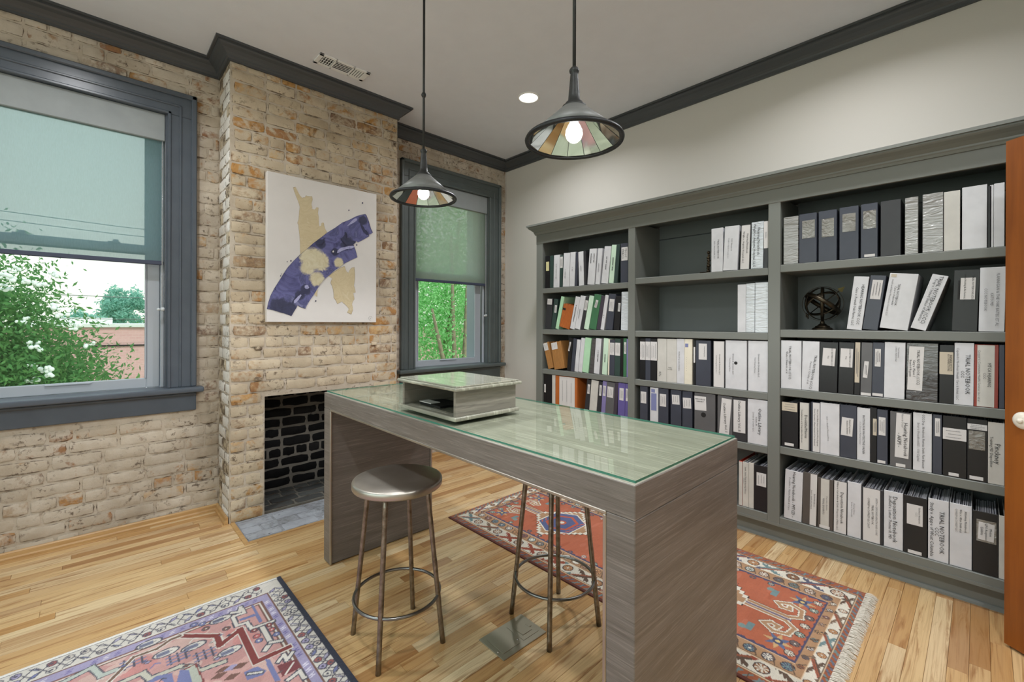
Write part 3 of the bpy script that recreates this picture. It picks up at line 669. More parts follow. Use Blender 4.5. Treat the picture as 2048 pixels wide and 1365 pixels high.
        if k in 'wt' and not txt and (u1-u0)*wd > .012 and (v1-v0)*h > .02:   # small unreadable type, as rows of ink
            rr = random.Random(idx+row*17); dm = MB(); nl = 3 if (u1-u0)*wd > .022 else 2; vert = (v1-v0)*h > (u1-u0)*wd*.9
            for r_ in range(nl):
                f0 = .22+.28*r_ if nl == 3 else .35+.3*r_
                if vert:
                    y = cy+(.5-f0)*(u1-u0)*wd*-1*-1; z = cz+(v1-v0)*h*rr.uniform(.25, .40); ze = cz-(v1-v0)*h*rr.uniform(.2, .38)
                    while z > ze: s_ = rr.uniform(.002, .005); dm.box(-.0034, -.0031, y-.0011, y+.0011, z-s_, z); z -= s_+.0012
                else:
                    z = cz+(.5-f0)*(v1-v0)*h; y = cy+(u1-u0)*wd*rr.uniform(.25, .38); ye = cy-(u1-u0)*wd*rr.uniform(.2, .36)
                    while y > ye: s_ = rr.uniform(.002, .005); dm.box(-.0034, -.0031, y-s_, y, z-.001, z+.001); y -= s_+.0012
            if dm.v: dm.build('small_print', INKG, lb, True)
    for q in txt:     # (string, u centre, v centre, letter size, ink[, orientation, tilt])
        s_, u, v, sz, k = q[:5]; up_ = q[5] if len(q) > 5 else 'v'; tl = q[6] if len(q) > 6 else 0
        TEXTS.append((s_, sz, root, (-.0036, b-u*wd, h*(1-v)), up_, tl, INK if k == 'k' else INKG, (min(v, 1-v)*2*h*.96 if up_ == 'v' else min(u, 1-u)*2*wd*.95)))
    return root
def shelf_row(bay, row, items):
    F = [feet(bay, row, *it[:4]) for it in items]; ln = [f[3] for f in F]; n = len(F)
    for i in range(n-1, -1, -1):                    # nothing leans through its neighbour or the upright
        gap = F[i][1]-(F[i+1][0] if i < n-1 else BAYS[bay][1]); ln[i] = min(ln[i], max(0, ln[i+1] if i < n-1 else 0)+max(0, gap-.001)/F[i][2])
    for i in range(n):
        gap = (F[i-1][1] if i else BAYS[bay][0])-F[i][0]; ln[i] = max(ln[i], ((min(ln[i-1], 0) if ln[i] >= 0 else ln[i-1]) if i else 0)-max(0, gap-.001)/F[i][2])
    for i, it in enumerate(items): binder(bay, row, i, *it[:5], lean=ln[i], **(it[5] if len(it) > 5 else {}))
def d(**k): return k
W1 = ((.2, .8, .05, .33, 'w'),)
# ---- left bay
shelf_row(0, 0, [
 (1090.2, 1100, 513, 0, 'black', d(lab=((.2, .8, .18, .46, 'y'),))), (1100, 1106.4, 512, .5, 'dgreen'), (1106.8, 1118.5, 511, 1, 'white', d(txt=(('~22', .45, .5, .011, 'g'),))),
 (1119, 1125, 511, 1, 'dgreen', d(lab=((.1, .95, .05, .4, 'w'),))), (1125.4, 1138, 507, 2, 'white', d(txt=(('~14', .35, .62, .010, 'g'),))), (1138.7, 1148.8, 505, 2, 'white', d(txt=(('~7', .5, .5, .010, 'g'),))),
 (1149.5, 1154, 505, 2, 'slate'), (1157.8, 1168, 505, -4.7, 'white', d(txt=(('~9', .5, .5, .010, 'g'),))), (1168.4, 1172.6, 503, -2.5, 'char'), (1174.5, 1188.5, 498, 4.6, 'white', d(txt=(('~15', .3, .28, .010, 'k'), ('~13', .72, .26, .010, 'k')))),
 (1190.4, 1199, 497, 5.7, 'white', d(txt=(('~15', .5, .55, .009, 'g'),))), (1202.2, 1215.4, 493, 7, 'white', d(txt=(('~18', .5, .45, .011, 'k'),))), (1217.4, 1226.8, 490, 7, 'pgreen', d(txt=(('~13', .55, .5, .014, 'k'),))),
 (1227.3, 1233.9, 489, 6, 'dgreen'), (1241, 1255.6, 488, 0, 'slate', d(lab=((.12, .98, .1, .44, 'w'),), txt=(('TECOT', .7, .25, .022, 'k'), ('PINECO', .32, .27, .022, 'k')))) ])
shelf_row(0, 1, [
 (1090.2, 1101.4, 596.7, 4, 'char', d(lab=((.1, .9, .02, .2, 'w'),))), (1102, 1109.8, 598, 6, 'dgreen', d(lab=((.4, .95, .2, .45, 'w'),))), (1110.3, 1116.6, 593, 12, 'mint'), (1117.2, 1138, 606, 12, 'orange', d(kind='folder', lab=((.02, .3, .2, .28, 'k'),))),
 (1139.3, 1148.6, 593, 13, 'white', d(txt=(('~25', .5, .5, .011, 'k'),))), (1149, 1159.4, 591, 13, 'white', d(txt=(('~15', .4, .55, .010, 'g'),))), (1160, 1166.6, 594, 13, 'char', d(lab=((.1, .95, .1, .4, 'w'),))),
 (1167.3, 1176.6, 591, 14, 'pgreen'), (1177.6, 1191.6, 588, 13, 'green', d(lab=((.3, .65, .16, .38, 'w', .12),))), (1192.4, 1199.6, 591, 13, 'plum'), (1200.5, 1207.3, 590, 13, 'white', d(txt=(('~6', .5, .6, .010, 'g'),))),
 (1210.8, 1224.6, 587.5, 12, 'slate', d(lab=((.2, .9, .14, .48, 'w'),))), (1227, 1238, 592, 9, 'black', d(lab=((.55, .95, .2, .45, 'w'),))), (1241.5, 1255.6, 584, 3, 'clearw') ])
shelf_row(0, 2, [
 (1096.8, 1107.6, 687, -11, 'tan', d(kind='folder', lab=((.0, .8, .02, .3, 'w'),))), (1109, 1130, 686, -8, 'tan', d(kind='folder', lab=((.05, .62, .02, .27, 'w'),))), (1133.7, 1140.6, 676, 4.5, 'black', d(lab=((.1, .5, .12, .4, 'w', .15),))), (1141.2, 1148, 677, 5.5, 'slate'),
 (1148.6, 1155.6, 679.5, 5.5, 'white'), (1156.2, 1163.6, 676, 6.4, 'white'), (1164, 1176.2, 675, 6.4, 'mint'), (1178.5, 1185.6, 677, 6, 'cleard'), (1187, 1198, 676.5, 5, 'white', d(txt=(('~14', .6, .5, .012, 'k'),))), (1198.7, 1202.8, 677, 4.6, 'grey'),
 (1203.6, 1213.2, 676.5, 4.6, 'pgreen', d(txt=(('~11', .5, .55, .012, 'k'),))), (1215.8, 1218.0, 679, 2.6, 'cream'), (1218.4, 1228.2, 680, 2, 'slate', d(lab=((.05, .95, .08, .42, 'w'),))), (1228.6, 1239.6, 677.5, 2, 'dgreen', d(lab=((.08, .98, .11, .45, 'w'),))),
 (1240.5, 1245.8, 676.5, .8, 'black'), (1246.4, 1252.6, 677, .8, 'green', d(lab=((.3, .9, .1, .4, 'w'),))), (1253.0, 1255.8, 678, 0, 'lilac') ])
shelf_row(0, 3, [
 (1087.5, 1092.6, 747, 0, 'black', d(lab=((.2, .8, .3, .55, 'w'),))), (1093, 1103.4, 748, 0, 'black'), (1104, 1110.2, 750, 0, 'off'), (1110.8, 1154, 751, 0, 'orange', d(lab=((.19, .9, .01, .97, 'w'),), pages=False)),
 (1168, 1176.6, 759, 7, 'char', d(lab=((.3, .85, .13, .4, 'w'),))), (1177.4, 1191.6, 757.6, 8, 'off'), (1193, 1200.8, 763, 6.5, 'char', d(lab=((.3, .85, .1, .4, 'w'),))), (1201.6, 1209.6, 761.5, 5.5, 'lilac', d(lab=((.2, .85, .12, .4, 'w'),))), (1210, 1226, 763, 4.6, 'grey', d(lab=((.12, .85, .13, .42, 'w'),))),
 (1226.6, 1232.6, 765, 4.4, 'plum'), (1235, 1249, 765.5, 3, 'violet', d(lab=((.2, .8, .13, .45, 'w'),))), (1249.7, 1255.6, 766, 1.5, 'violet', d(lab=((.2, .95, .13, .45, 'w'),))) ])
# ---- middle bay
shelf_row(1, 0, [
 (1422.5, 1445.2, 458.5, 0, 'white', d(txt=(('TRIAL NOTEBOOK', .62, .48, .015, 'k'), ('Bell v. Mason Health, LLC', .30, .5, .011, 'k')))), (1445.8, 1474, 453.7, 4, 'white', d(txt=(('CCC Notebook', .55, .42, .012, 'k'), ('Wright v. Augusta Hospital, LLC', .33, .5, .010, 'g')))),
 (1479.5, 1498.6, 451, 3, 'cleard', d(spine=(.06, .94, 'w'), txt=(('Hearing Notebook', .72, .42, .016, 'k'), ('Wright v. Augusta Hospital, LLC', .32, .5, .015, 'k')))), (1501.6, 1525.6, 445.5, 1.5, 'clearw', d(txt=(('Hearing Notebook', .62, .42, .022, 'k'), ('Wright v. Augusta Hospital, LLC', .28, .5, .020, 'k')))), (1527.6, 1536.6, 443, 0, 'char', d(spine=(0, 1, 'w', .42, .995), txt=(('Exhibits', .5, .3, .012, 'g'),))) ])
shelf_row(1, 1, [(1475, 1491.6, 570, 0, 'white'), (1492, 1509.2, 568, 0, 'clearw'), (1510, 1536.4, 566, 0, 'clearw')])
shelf_row(1, 2, [
 (1280, 1290.2, 677, 0, 'black', d(lab=((.02, .98, .08, .52, 'w'),))), (1290.6, 1300.6, 677, 0, 'slate', d(lab=((.02, .98, .08, .52, 'w'),))), (1301, 1314, 677, 0, 'black', d(lab=((.02, .98, .08, .52, 'w'),))), (1314.4, 1333, 677.5, 0, 'off', d(txt=(('RFs', .3, .82, .024, 'g', 'v'),))),
 (1333.4, 1353, 678, 0, 'off', d(txt=(('TRIAL', .35, .66, .011, 'k', 'h'), ('NOTES', .35, .70, .011, 'k', 'h')))), (1353.4, 1368.2, 678, 0, 'white', d(txt=(('Bradley Deposition Exhibits', .35, .5, .012, 'k'),))), (1368.6, 1384, 678.5, 0, 'cream', d(lab=((.1, .5, .1, .18, 'b'),), txt=(('. . . . . . .', .45, .55, .03, 'g'),))),
 (1386.7, 1391, 681, 0, 'black', d(lab=((.1, .8, .15, .5, 'w'),))), (1391.6, 1421, 681, 0, 'slate', d(lab=((.2, .75, .07, .42, 'w'),), txt=(('Trial Hearing List', .6, .24, .010, 'k'),))), (1426, 1449.4, 682, 0, 'char', d(spine=(.06, .94, 'w'), txt=(('Crosson & Crosson, LLC', .58, .5, .013, 'k'), ('Trial Hearing Notes, Vol. I', .3, .5, .011, 'g')))),
 (1450.6, 1493, 681, 0, 'white', d(lab=((.42, .58, .42, .50, 'k', 'hole'),), txt=(('Crosson & Crosson, LLC', .38, .48, .013, 'k'), ('Trial Hearing Notes', .22, .5, .011, 'g')))), (1496, 1536.4, 682, 0, 'white', d(txt=(('Crosson & Crosson, LLC', .55, .48, .014, 'k'), ('Trial Hearing Notes', .36, .48, .012, 'g')))) ])
shelf_row(1, 3, [
 (1280, 1294.6, 771, 0, 'slate', d(lab=((.1, .85, .14, .45, 'w'),))), (1300, 1316, 772, 0, 'white', d(lab=((.15, .6, .04, .13, 'b'), (.15, .8, .15, .6, 'b')))), (1316.6, 1336, 775, 0, 'slate', d(lab=((.15, .8, .14, .46, 'w'),))), (1341, 1362, 778.6, 0, 'slate', d(lab=((.15, .85, .12, .36, 'w', -.05),))), (1364.4, 1384, 780, 0, 'slate', d(lab=((.08, .9, .16, .42, 'w', -.05),))),
 (1388.6, 1430, 783, 0, 'grey', d(kind='box', lab=((.01, .58, .08, .42, 'w', -.03), (.33, .57, .46, .58, 'k', 'hole')), txt=(('RESOURCE', .29, .15, .013, 'k', 'h'), ('LIBRARY', .29, .205, .013, 'k', 'h')))), (1435, 1464.6, 787, 0, 'cleard', d(spine=(0, 1, 'g'), lab=((.2, .86, .06, .92, 'w', .07),), txt=(('Outline Library Vol. I', .53, .5, .022, 'k', 'v', .07),))),
 (1465.2, 1493.6, 793, 0, 'char', d(lab=((.06, .9, .06, .80, 'w'),), txt=(('Outline Library Vol. II', .48, .42, .022, 'k'),))), (1495, 1535, 796, 0, 'white', d(txt=(('Outline Library', .62, .48, .026, 'k'), ('Volume III', .45, .48, .013, 'k'), ('Corder & Corder, LLC', .30, .5, .013, 'g')))) ])
shelf_row(1, 4, [(1477.7, 1484.2, 922, 0, 'scarlet', d(spine=(0, 1, 'o'))), (1484.8, 1497.2, 924, 0, 'off', d(txt=(('Smith, State Trial & Hearing Notes', .5, .4, .012, 'k'), ('Volume I', .25, .42, .010, 'g')))), (1497.6, 1507.2, 925, 0, 'off'), (1507.6, 1536.4, 929, 0, 'black', d(lab=((.2, .9, .16, .45, 'w'),)))])
# ---- right bay
CR = lambda a=.16, b=.84, c=.14, e=.5: ((a, b, c, e, 'c'),)
shelf_row(2, 0, [
 (1567, 1596, 436, 0, 'clear'), (1598, 1633, 430, 0, 'slate', d(lab=CR(.18, .9, .14, .5))), (1637, 1673.3, 424, 0, 'slate', d(lab=CR(.18, .85, .16, .52))), (1678.6, 1716.8, 416.7, 0, 'slate', d(lab=CR(.16, .85, .13, .47))), (1721.4, 1755, 410, 0, 'slate', d(lab=CR(.14, .9, .13, .46)+((.22, .85, .935, .985, 'w'),))), (1761, 1801.3, 404, 0, 'char'),
 (1809.7, 1836, 397, 0, 'clear'), (1845, 1886, 390, 0, 'clear'), (1887.6, 1920, 385, 0, 'off'), (1924, 1974, 376, 0, 'white'), (1977.5, 1983, 372, 0, 'black'), (1984, 1987.2, 370, 0, 'white'), (1987.7, 2009, 368, 0, 'white') ])
shelf_row(2, 1, [
 (1693, 1723, 553, 15, 'white', d(txt=(('HEARING NOTEBOOK CCC', .68, .52, .017, 'k'), ('Case v. Powell Oak Farms, LLC', .32, .56, .016, 'k')))), (1724.3, 1755, 551, 17, 'slate', d(lab=((.18, .85, .08, .43, 'w'),))), (1758, 1815, 546, 22, 'white', d(lab=((.06, .25, .02, .07, 't'),), txt=(('TRIAL NOTEBOOK', .40, .38, .013, 'k'), ('Cater v. Dabrowski', .29, .40, .012, 'k'), ('Smith and Baker Plantations Council, LLC', .15, .44, .011, 'g')))),
 (1818, 1851, 548, 47, 'white', d(txt=(('TRIAL NOTEBOOK (CCC)', .6, .45, .022, 'k'), ('Frey v. United States of America', .35, .46, .016, 'k')))), (1903, 1954, 541, 5, 'black', d(lab=((.18, .30, .17, .48, 'k'), (.28, .86, .13, .48, 'w')), txt=(('TRIAL NOTEBOOK (CCC)', .76, .3, .010, 'k'), ('Lucas Heating & Air Service, Inc.', .46, .3, .010, 'k')))),
 (1957, 2009, 536, 3, 'white', d(txt=(('FLANNIGAN & THE OAK BATES, ET AL', .70, .5, .014, 'g'), ('KATO MD', .48, .5, .013, 'g'), ('CCC NOTEBOOK', .24, .5, .013, 'g')))) ])
shelf_row(2, 2, [
 (1561.5, 1602.4, 681, 0, 'white', d(txt=(('TRIAL NOTEBOOK (CCC)', .45, .46, .017, 'k'), ('Wells v. Edwards, et al.', .30, .46, .014, 'k')))), (1603.3, 1637.2, 682.5, 1.5, 'white', d(txt=(('TRIAL NOTEBOOK (CCC)', .66, .62, .017, 'k', 'v', -.12), ('Parson v. Crosby, et al.', .44, .64, .014, 'g', 'v', -.12)))), (1638, 1674, 684, 2, 'black', d(lab=((.16, .85, .12, .47, 'w', .04),), txt=(('CCC NOTEBOOK (CCC)', .68, .3, .010, 'k'), ('Fox', .48, .3, .010, 'k')))), (1676, 1707, 684.5, 2, 'black', d(lab=((.1, .9, .12, .48, 'w', .02),), txt=(('CCC NOTEBOOK (CCC)', .72, .3, .010, 'k'), ('Fox', .48, .3, .010, 'k')))),
 (1708, 1719.8, 685, 2, 'black', d(lab=((.05, .85, .0, .76, 't'),))), (1720.5, 1742.8, 685, 3, 'grey', d(lab=((.25, .65, .35, .66, 'w', .06), (.05, .95, .94, .99, 'w')))), (1743.4, 1766.6, 685, 3, 'slate', d(lab=((.2, .7, .12, .44, 'w'), (.05, .95, .93, .98, 'w')))), (1767.4, 1808.6, 684.5, 2, 'white', d(txt=(('Trial Summary', .68, .18, .009, 'g'), ('J. Adams, Buford Hall', .56, .2, .009, 'g')))),
 (1812, 1875, 686, 1, 'cleard', d(lab=((.06, .54, .06, .82, 'w', .03),), txt=(('TRIAL NOTEBOOK (CCC)', .38, .42, .015, 'k'), ('Cary v. Mason I', .25, .44, .013, 'k'), ('Board of Regents', .13, .44, .012, 'k')))), (1878, 1907, 690, 1, 'black', d(lab=((.0, .95, .12, .5, 't'),), txt=(('BANKRUPTCY', .78, .3, .012, 'k'), ('& CONNECTIONS', .62, .3, .010, 'k')))),
 (1907.8, 1947, 686, 1, 'white', d(txt=(('TRIAL NOTEBOOK', .68, .50, .022, 'k'), ('CCC', .42, .5, .016, 'k'), ('Copeland v. Northeast Health Care & Rehab, LLC', .17, .5, .012, 'g')))), (1947.8, 1996, 689, 1, 'red', d(spine=(.12, .84, 'o'), txt=(('MTCA HEARING', .62, .48, .015, 'k'), ('CCC', .43, .5, .014, 'g'), ('Cooper v. Community Health Services, Inc. et al', .2, .5, .012, 'g')))), (1998, 2009, 690, 0, 'slate') ])
shelf_row(2, 3, [
 (1563, 1596, 803, 0, 'black', d(lab=((.02, .95, .01, .2, 't'), (.2, .75, .9, .96, 'w')))), (1598.6, 1620.6, 804, 0, 'char', d(spine=(.05, .85, 'o'), txt=(('Doolittle/Morris', .6, .5, .020, 'k'), ('Dunn/Jackson et al. Deposition Notebook', .24, .5, .011, 'k')))), (1622, 1639.6, 804, 0, 'slate', d(spine=(.2, .98, 'w'), txt=(('Gary v. Land Bank Hope et al/Acme/West Regional', .75, .5, .010, 'k'), ('Morris Deposition - Alleged Standard of Care Notebook', .42, .5, .009, 'k')))), (1640.2, 1678.6, 805, 0, 'white', d(txt=(('Smith v. Beaufort Memorial Hosp.', .4, .5, .010, 'g', 'v', .05),))),
 (1680, 1713, 809, 0, 'slate', d(lab=((.08, .78, .24, .58, 'w', .05),), txt=(('Adams Deposition', .6, .4, .010, 'k'), ('Robinson Exhibits', .44, .42, .010, 'k')))), (1714, 1739.8, 815, 0, 'white', d(txt=(('MOTION FOR PROTECTIVE ORDER', .5, .5, .013, 'k'), ('SC v. Johnson Medical Center', .25, .48, .010, 'g')))), (1740.5, 1753.4, 815, 0, 'black', d(lab=((.4, .98, .2, .5, 't'),))), (1754, 1775, 818.7, 0, 'slate', d(lab=((.15, .8, .14, .47, 'w'), (.05, .8, .93, .98, 'w')))),
 (1780, 1823, 822.5, 0, 'grey', d(lab=((.26, .9, .02, .82, 'w', .03), (.28, .72, .93, .985, 'w')), txt=(('Hearing Notebook', .72, .48, .022, 'k'), ('- AKM -', .43, .50, .022, 'k'), ('Mason & Cooper', .58, .15, .010, 'g')))), (1826, 1863.4, 825, 0, 'white', d(txt=(('CCC Dep. Notebook, Patricia Smith, Fam Bennett', .55, .48, .014, 'k'), ('Brier v. Proudfoot/SSS - Old Capital', .28, .5, .013, 'g')))),
 (1865, 1883.6, 829, 0, 'slate', d(lab=((.25, .8, .06, .36, 'w'),))), (1885.4, 1933, 831, 0, 'black', d(lab=((.0, .99, .20, .39, 'w'), (.25, .68, .93, .98, 'w')))), (1934, 1974.8, 837, 0, 'black', d(lab=((.01, .98, .08, .17, 'w'), (.08, .88, .19, .49, 'c'), (.12, .8, .92, .975, 'w')))), (1975.7, 2009, 844, 0, 'off', d(txt=(('Pinckney', .55, .5, .026, 'k'), ('Training MD Disposition', .2, .48, .014, 'k')))) ])
shelf_row(2, 4, [
 (1567.5, 1602.6, 938.7, 5, 'white', d(txt=(('Hearing Notebook - MTCD -', .52, .48, .024, 'k'), ('Doolittle v. Mason Health & Care', .28, .48, .014, 'g')))), (1604, 1633, 944, 4, 'taupe', d(spine=(.52, .96, 'w'), txt=(('Jones v. Smith and Johnson', .62, .5, .010, 'k'), ('Exhibit Notebook', .82, .5, .010, 'k')))), (1634.4, 1665.6, 955, 3, 'taupe', d(spine=(.2, .74, 'o'), lab=((.14, .8, .93, .985, 'w'),), txt=(('Deposition Exhibits', .6, .48, .010, 'g'), ('FINAL EXHIBITS', .38, .55, .013, 'g')))), (1666.4, 1693.6, 960, 2, 'black', d(spine=(.04, .95, 'w'), txt=(('Deposition Notebook', .62, .5, .019, 'k'), ("Wilber v. Carl Arthur & Carla's Properties of Allen, LLC", .3, .48, .013, 'k')))),
 (1694.4, 1721.6, 963, 2, 'white', d(txt=(('Hearing Notes', .5, .48, .010, 'g'), ('Brown v. Summerville', .32, .5, .009, 'g')))), (1722.6, 1766, 973, 0, 'char', d(spine=(.08, .86, 'w'), txt=(('SMITH v. LIFECARE HEALTH AND SONS', .7, .5, .011, 'g'), ('TRIAL NOTEBOOK', .52, .48, .012, 'k'), ('CONLEY & CONLEY LLC 2017', .34, .46, .012, 'k')))), (1767.5, 1805.6, 980, 0, 'white', d(txt=(('Deposition Notebook', .58, .48, .026, 'k'), ('Sheffield v. Luther Thomas III, MD', .33, .46, .016, 'k')))),
 (1806.4, 1854, 989, 0, 'black', d(lab=((.15, .82, .14, .49, 'w'), (.2, .78, .93, .985, 'w')), txt=(('Evidence Notebook', .68, .31, .0095, 'k'), ('CCC', .55, .3, .010, 'g')))), (1856, 1897.2, 996, 0, 'white', d(txt=(('TRIAL NOTEBOOK', .66, .52, .024, 'k'), ('CCC', .42, .52, .020, 'k'), ('Study v. Agape of West Columbia', .18, .5, .019, 'k')))), (1899, 1943.6, 1005, 0, 'white', d(lab=((.2, .88, .08, .42, 'w'),), txt=(('Attorney Notebook', .72, .26, .012, 'k'), ('Wise v. Allen Smith et al', .5, .26, .011, 'k'), ('CONLEY & CONLEY LLC', .3, .26, .010, 'g')))),
 (1945, 1996.6, 1020, 0, 'black', d(lab=((.15, .92, .13, .48, 'c'), (.22, .84, .17, .45, 'w', .04)), txt=(('Motion', .70, .31, .012, 'k'), ('QPO Responses', .53, .31, .0115, 'k'), ('Exhibits', .36, .31, .012, 'k')))), (1997.4, 2010, 1031, 0, 'off') ])
# ---- ornaments on the shelves
def ring(m, R0, wdt, th, tilt, at, n=48):
    M_ = Euler(tilt).to_matrix(); pr_ = [(R0, -wdt/2), (R0+th, -wdt/2), (R0+th, wdt/2), (R0, wdt/2)]; b = len(m.v); m.lathe(pr_, (0, 0, 0), n, close=True)
    for i in range(b, len(m.v)): m.v[i] = tuple(M_ @ Vector(m.v[i])+Vector(at))
ac = on(1645, 612, 'x', -.26); AY, AZ = float(ac[1]), SHELF[2][1]; CZ_ = AZ+.152
root = thing('armillary_sphere', 'bronze armillary sphere with arrow standing on right bay shelf', 'ornament', (-.26, AY, AZ))
MB().lathe([(0, 0), (.052, 0), (.052, .006), (.044, .012), (.036, .016), (.036, .021), (.024, .026), (.018, .034), (.010, .038), (.012, .044), (.009, .050), (.007, .056), (0, .058)], (-.26, AY, AZ), 28).build('stepped_base', BRONZE, root)
for k, (R0, wd_, tl) in enumerate(((.092, .015, (R(90), 0, R(70))), (.094, .015, (R(90), 0, R(10))), (.092, .015, (R(90), 0, R(130))), (.096, .024, (R(32), R(18), 0)), (.086, .018, (R(-30), R(35), 0)), (.098, .010, (R(90), R(20), R(98))))):
    m = MB(); ring(m, R0, wd_, .0022, tl, (-.26, AY, CZ_)); m.build('ring_band', BRONZE, root)
c0 = Vector((-.26, AY, CZ_)); dr = Vector((-.25, -.75, .62)).normalized()
MB().tube([c0-dr*.11, c0+dr*.125], .0028, 8).build('arrow_shaft', BRONZE, root)
hd = MB(); q = Vector((0, 0, 1)).rotation_difference(dr); hd.lathe([(0, 0), (.015, .002), (0, .034)], (0, 0, 0), 4, smooth=False); hd.v = [tuple(c0+dr*.115+q @ Vector(v)) for v in hd.v]; hd.build('arrow_head', pbr('verdigris_gold', (150, 142, 92), .4, .7), root)
tl = MB()
for s in (-1, 0, 1): tl.bbox(-.2325-.010, -.2325+.010, AY+.080+s*.005, AY+.083+s*.005, CZ_-.082+s*.006, CZ_-.056+s*.006, .001)
tl.build('arrow_fletching', BRONZE, root); MB().sphere(tuple(c0), .009, 8).build('centre_ball', BRONZE, root)
p = on(1419, 540, 'x', -.36); root = thing('bookend', 'small dark ornate bookend beside the white binders on middle top shelf', 'bookend', (-.36, float(p[1]), SHELF[1][0]))
m = MB().bbox(-.40+.012, -.29, p[1]-.004, p[1]+.055, SHELF[1][0], SHELF[1][0]+.006, .002); m.build('bookend_base', BRONZE, root)
m = MB(); zz = SHELF[1][0]+.006
for k, (rr_, dy) in enumerate(((.012, .012), (.010, .016), (.013, .010), (.009, .014), (.011, .008), (.012, .012), (.008, .006), (.011, .010))):
    m.sphere((-.36, p[1]+dy*.6, zz+.008+k*.0175), rr_, 8)
m.tube([(-.36, p[1]+.004, zz), (-.36, p[1]+.004, zz+.14)], .006); m.build('ornate_stem', BRONZE, root)
# ================================================================ desk
DX0, DX1, DY0, DY1, DZ, DU = -2.43, -1.79, -1.17, -3.078, .92, .836
LT = .08
dk = thing('waterfall_desk', 'tall grey cerused oak waterfall desk with slab ends', 'desk', ((DX0+DX1)/2, (DY0+DY1)/2, 0))
tp = MB().bbox(DX0, DX1, DY1, DY0, DU, DZ, .002)
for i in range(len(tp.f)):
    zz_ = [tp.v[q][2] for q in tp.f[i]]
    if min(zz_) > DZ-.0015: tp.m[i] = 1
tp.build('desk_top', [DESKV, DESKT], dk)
for a, b in ((DY0-LT, DY0), (DY1, DY1+LT)):
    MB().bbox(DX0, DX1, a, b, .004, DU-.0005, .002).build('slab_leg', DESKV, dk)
    MB().box(DX0+.02, DX1-.02, a+.01, b-.01, 0, .004).build('foot_pad', BLACKM, dk)
for x in (DX0-.001, DX1-.009):
    MB().bbox(x, x+.010, DY1+LT, DY0-LT, DU-.009, DU+.001, .002).build('edge_bead', STEEL, dk)
    for y in (DY0-LT-.009, DY1+LT):
        MB().bbox(x, x+.010, y, y+.010, .004, DU-.009, .002).build('edge_bead', STEEL, dk)
g = MB().bbox(DX0+.012, DX1-.006, DY1+.006, DY0-.006, DZ+.0006, DZ+.0085, .0008)
for i in range(len(g.f)):
    zz_ = [g.v[q][2] for q in g.f[i]]
    if max(zz_)-min(zz_) > .003: g.m[i] = 1
tag(g.build('glass_sheet', [TGLASS, GEDGE]), 'clear green-edged glass sheet covering the desk top', 'glass')
GZ = DZ+.0085
# desktop organizer
ox0, ox1, oy0, oy1, oz0, oz1 = -2.375, -2.065, -2.300, -1.915, GZ+.006, 1.066
og = thing('desktop_organizer', 'grey weathered oak box organizer open at the front on desk', 'organizer', ((ox0+ox1)/2, (oy0+oy1)/2, GZ))
for a, b, c, e in ((ox0+.03, ox0+.05, oy0+.03, oy0+.05), (ox1-.05, ox1-.03, oy0+.03, oy0+.05), (ox0+.03, ox0+.05, oy1-.05, oy1-.03), (ox1-.05, ox1-.03, oy1-.05, oy1-.03)):
    MB().bbox(a, b, c, e, GZ, oz0, .002).build('foot', BLACKM, og)
MB().bbox(ox0-.012, ox1+.012, oy0-.012, oy1+.012, oz0, oz0+.016, .007, seg=3).build('base_board', ORGT, og)
MB().bbox(ox0, ox1, oy0, oy0+.014, oz0+.016, oz1-.018, .001).build('side_board', ORGW, og); MB().bbox(ox0, ox1, oy1-.014, oy1, oz0+.016, oz1-.018, .001).build('side_board', ORGW, og)
MB().box(ox1-.012, ox1, oy0+.014, oy1-.014, oz0+.016, oz1-.018).build('back_board', ORGW, og)
MB().bbox(ox0-.016, ox1+.016, oy0-.022, oy1+.022, oz1-.018, oz1-.006, .005, seg=2).bbox(ox0-.006, ox1+.006, oy0-.012, oy1+.012, oz1-.006, oz1, .004, seg=2).build('top_board', ORGT, og)
rn = thing('card_stack', 'small dark notebook with white cards inside the desk organizer', 'cards', (ox0+.08, oy1-.13, oz0+.016))
MB().bbox(ox0+.05, ox0+.17, oy1-.21, oy1-.06, oz0+.016, oz0+.026, .002).build('dark_notebook', BLACKM, rn); MB().bbox(ox0+.052, ox0+.10, oy1-.14, oy1-.05, oz0+.026, oz0+.029, .001).build('white_card', PAPER, rn)

# ================================================================ stools
def stool(loc, rz, label):
    root = thing('bar_stool', label, 'stool', loc, (0, 0, rz), group='metal bar stools')
    MB().lathe([(0, .632), (.16, .632), (.177, .633), (.181, .638), (.181, .656), (.178, .662), (.170, .665), (.12, .6645), (0, .664)], (0, 0, 0), 48).build('seat', STEEL, root, True)
    for k in range(4):
        a = R(45+90*k); c, s = math.cos(a), math.sin(a); pts = []; rad = []; rr_ = random.Random(k)
        for i in range(15):
            f_ = i/14; r_ = .125+(.192-.125)*f_; pts.append((c*r_, s*r_, .633*(1-f_))); rad.append(.0105+rr_.uniform(-.0006, .0006) if i < 14 else .011)
        MB().tube(pts, rad, 8).build('leg', LEGM, root, True)
    rz_ = .192; rr = .125+(.192-.125)*(1-rz_/.633)
    MB().tube([(rr*math.cos(i*math.pi/20), rr*math.sin(i*math.pi/20), rz_) for i in range(40)], .0065, 8, closed=True).build('foot_ring', RINGM, root, True)
    return root
stool((-2.438, -1.988, 0), R(-5), 'round nickel bar stool standing out in front of the desk')
stool((-1.876, -2.353, 0), R(-10), 'metal bar stool pushed under the desk beside the floor outlet')

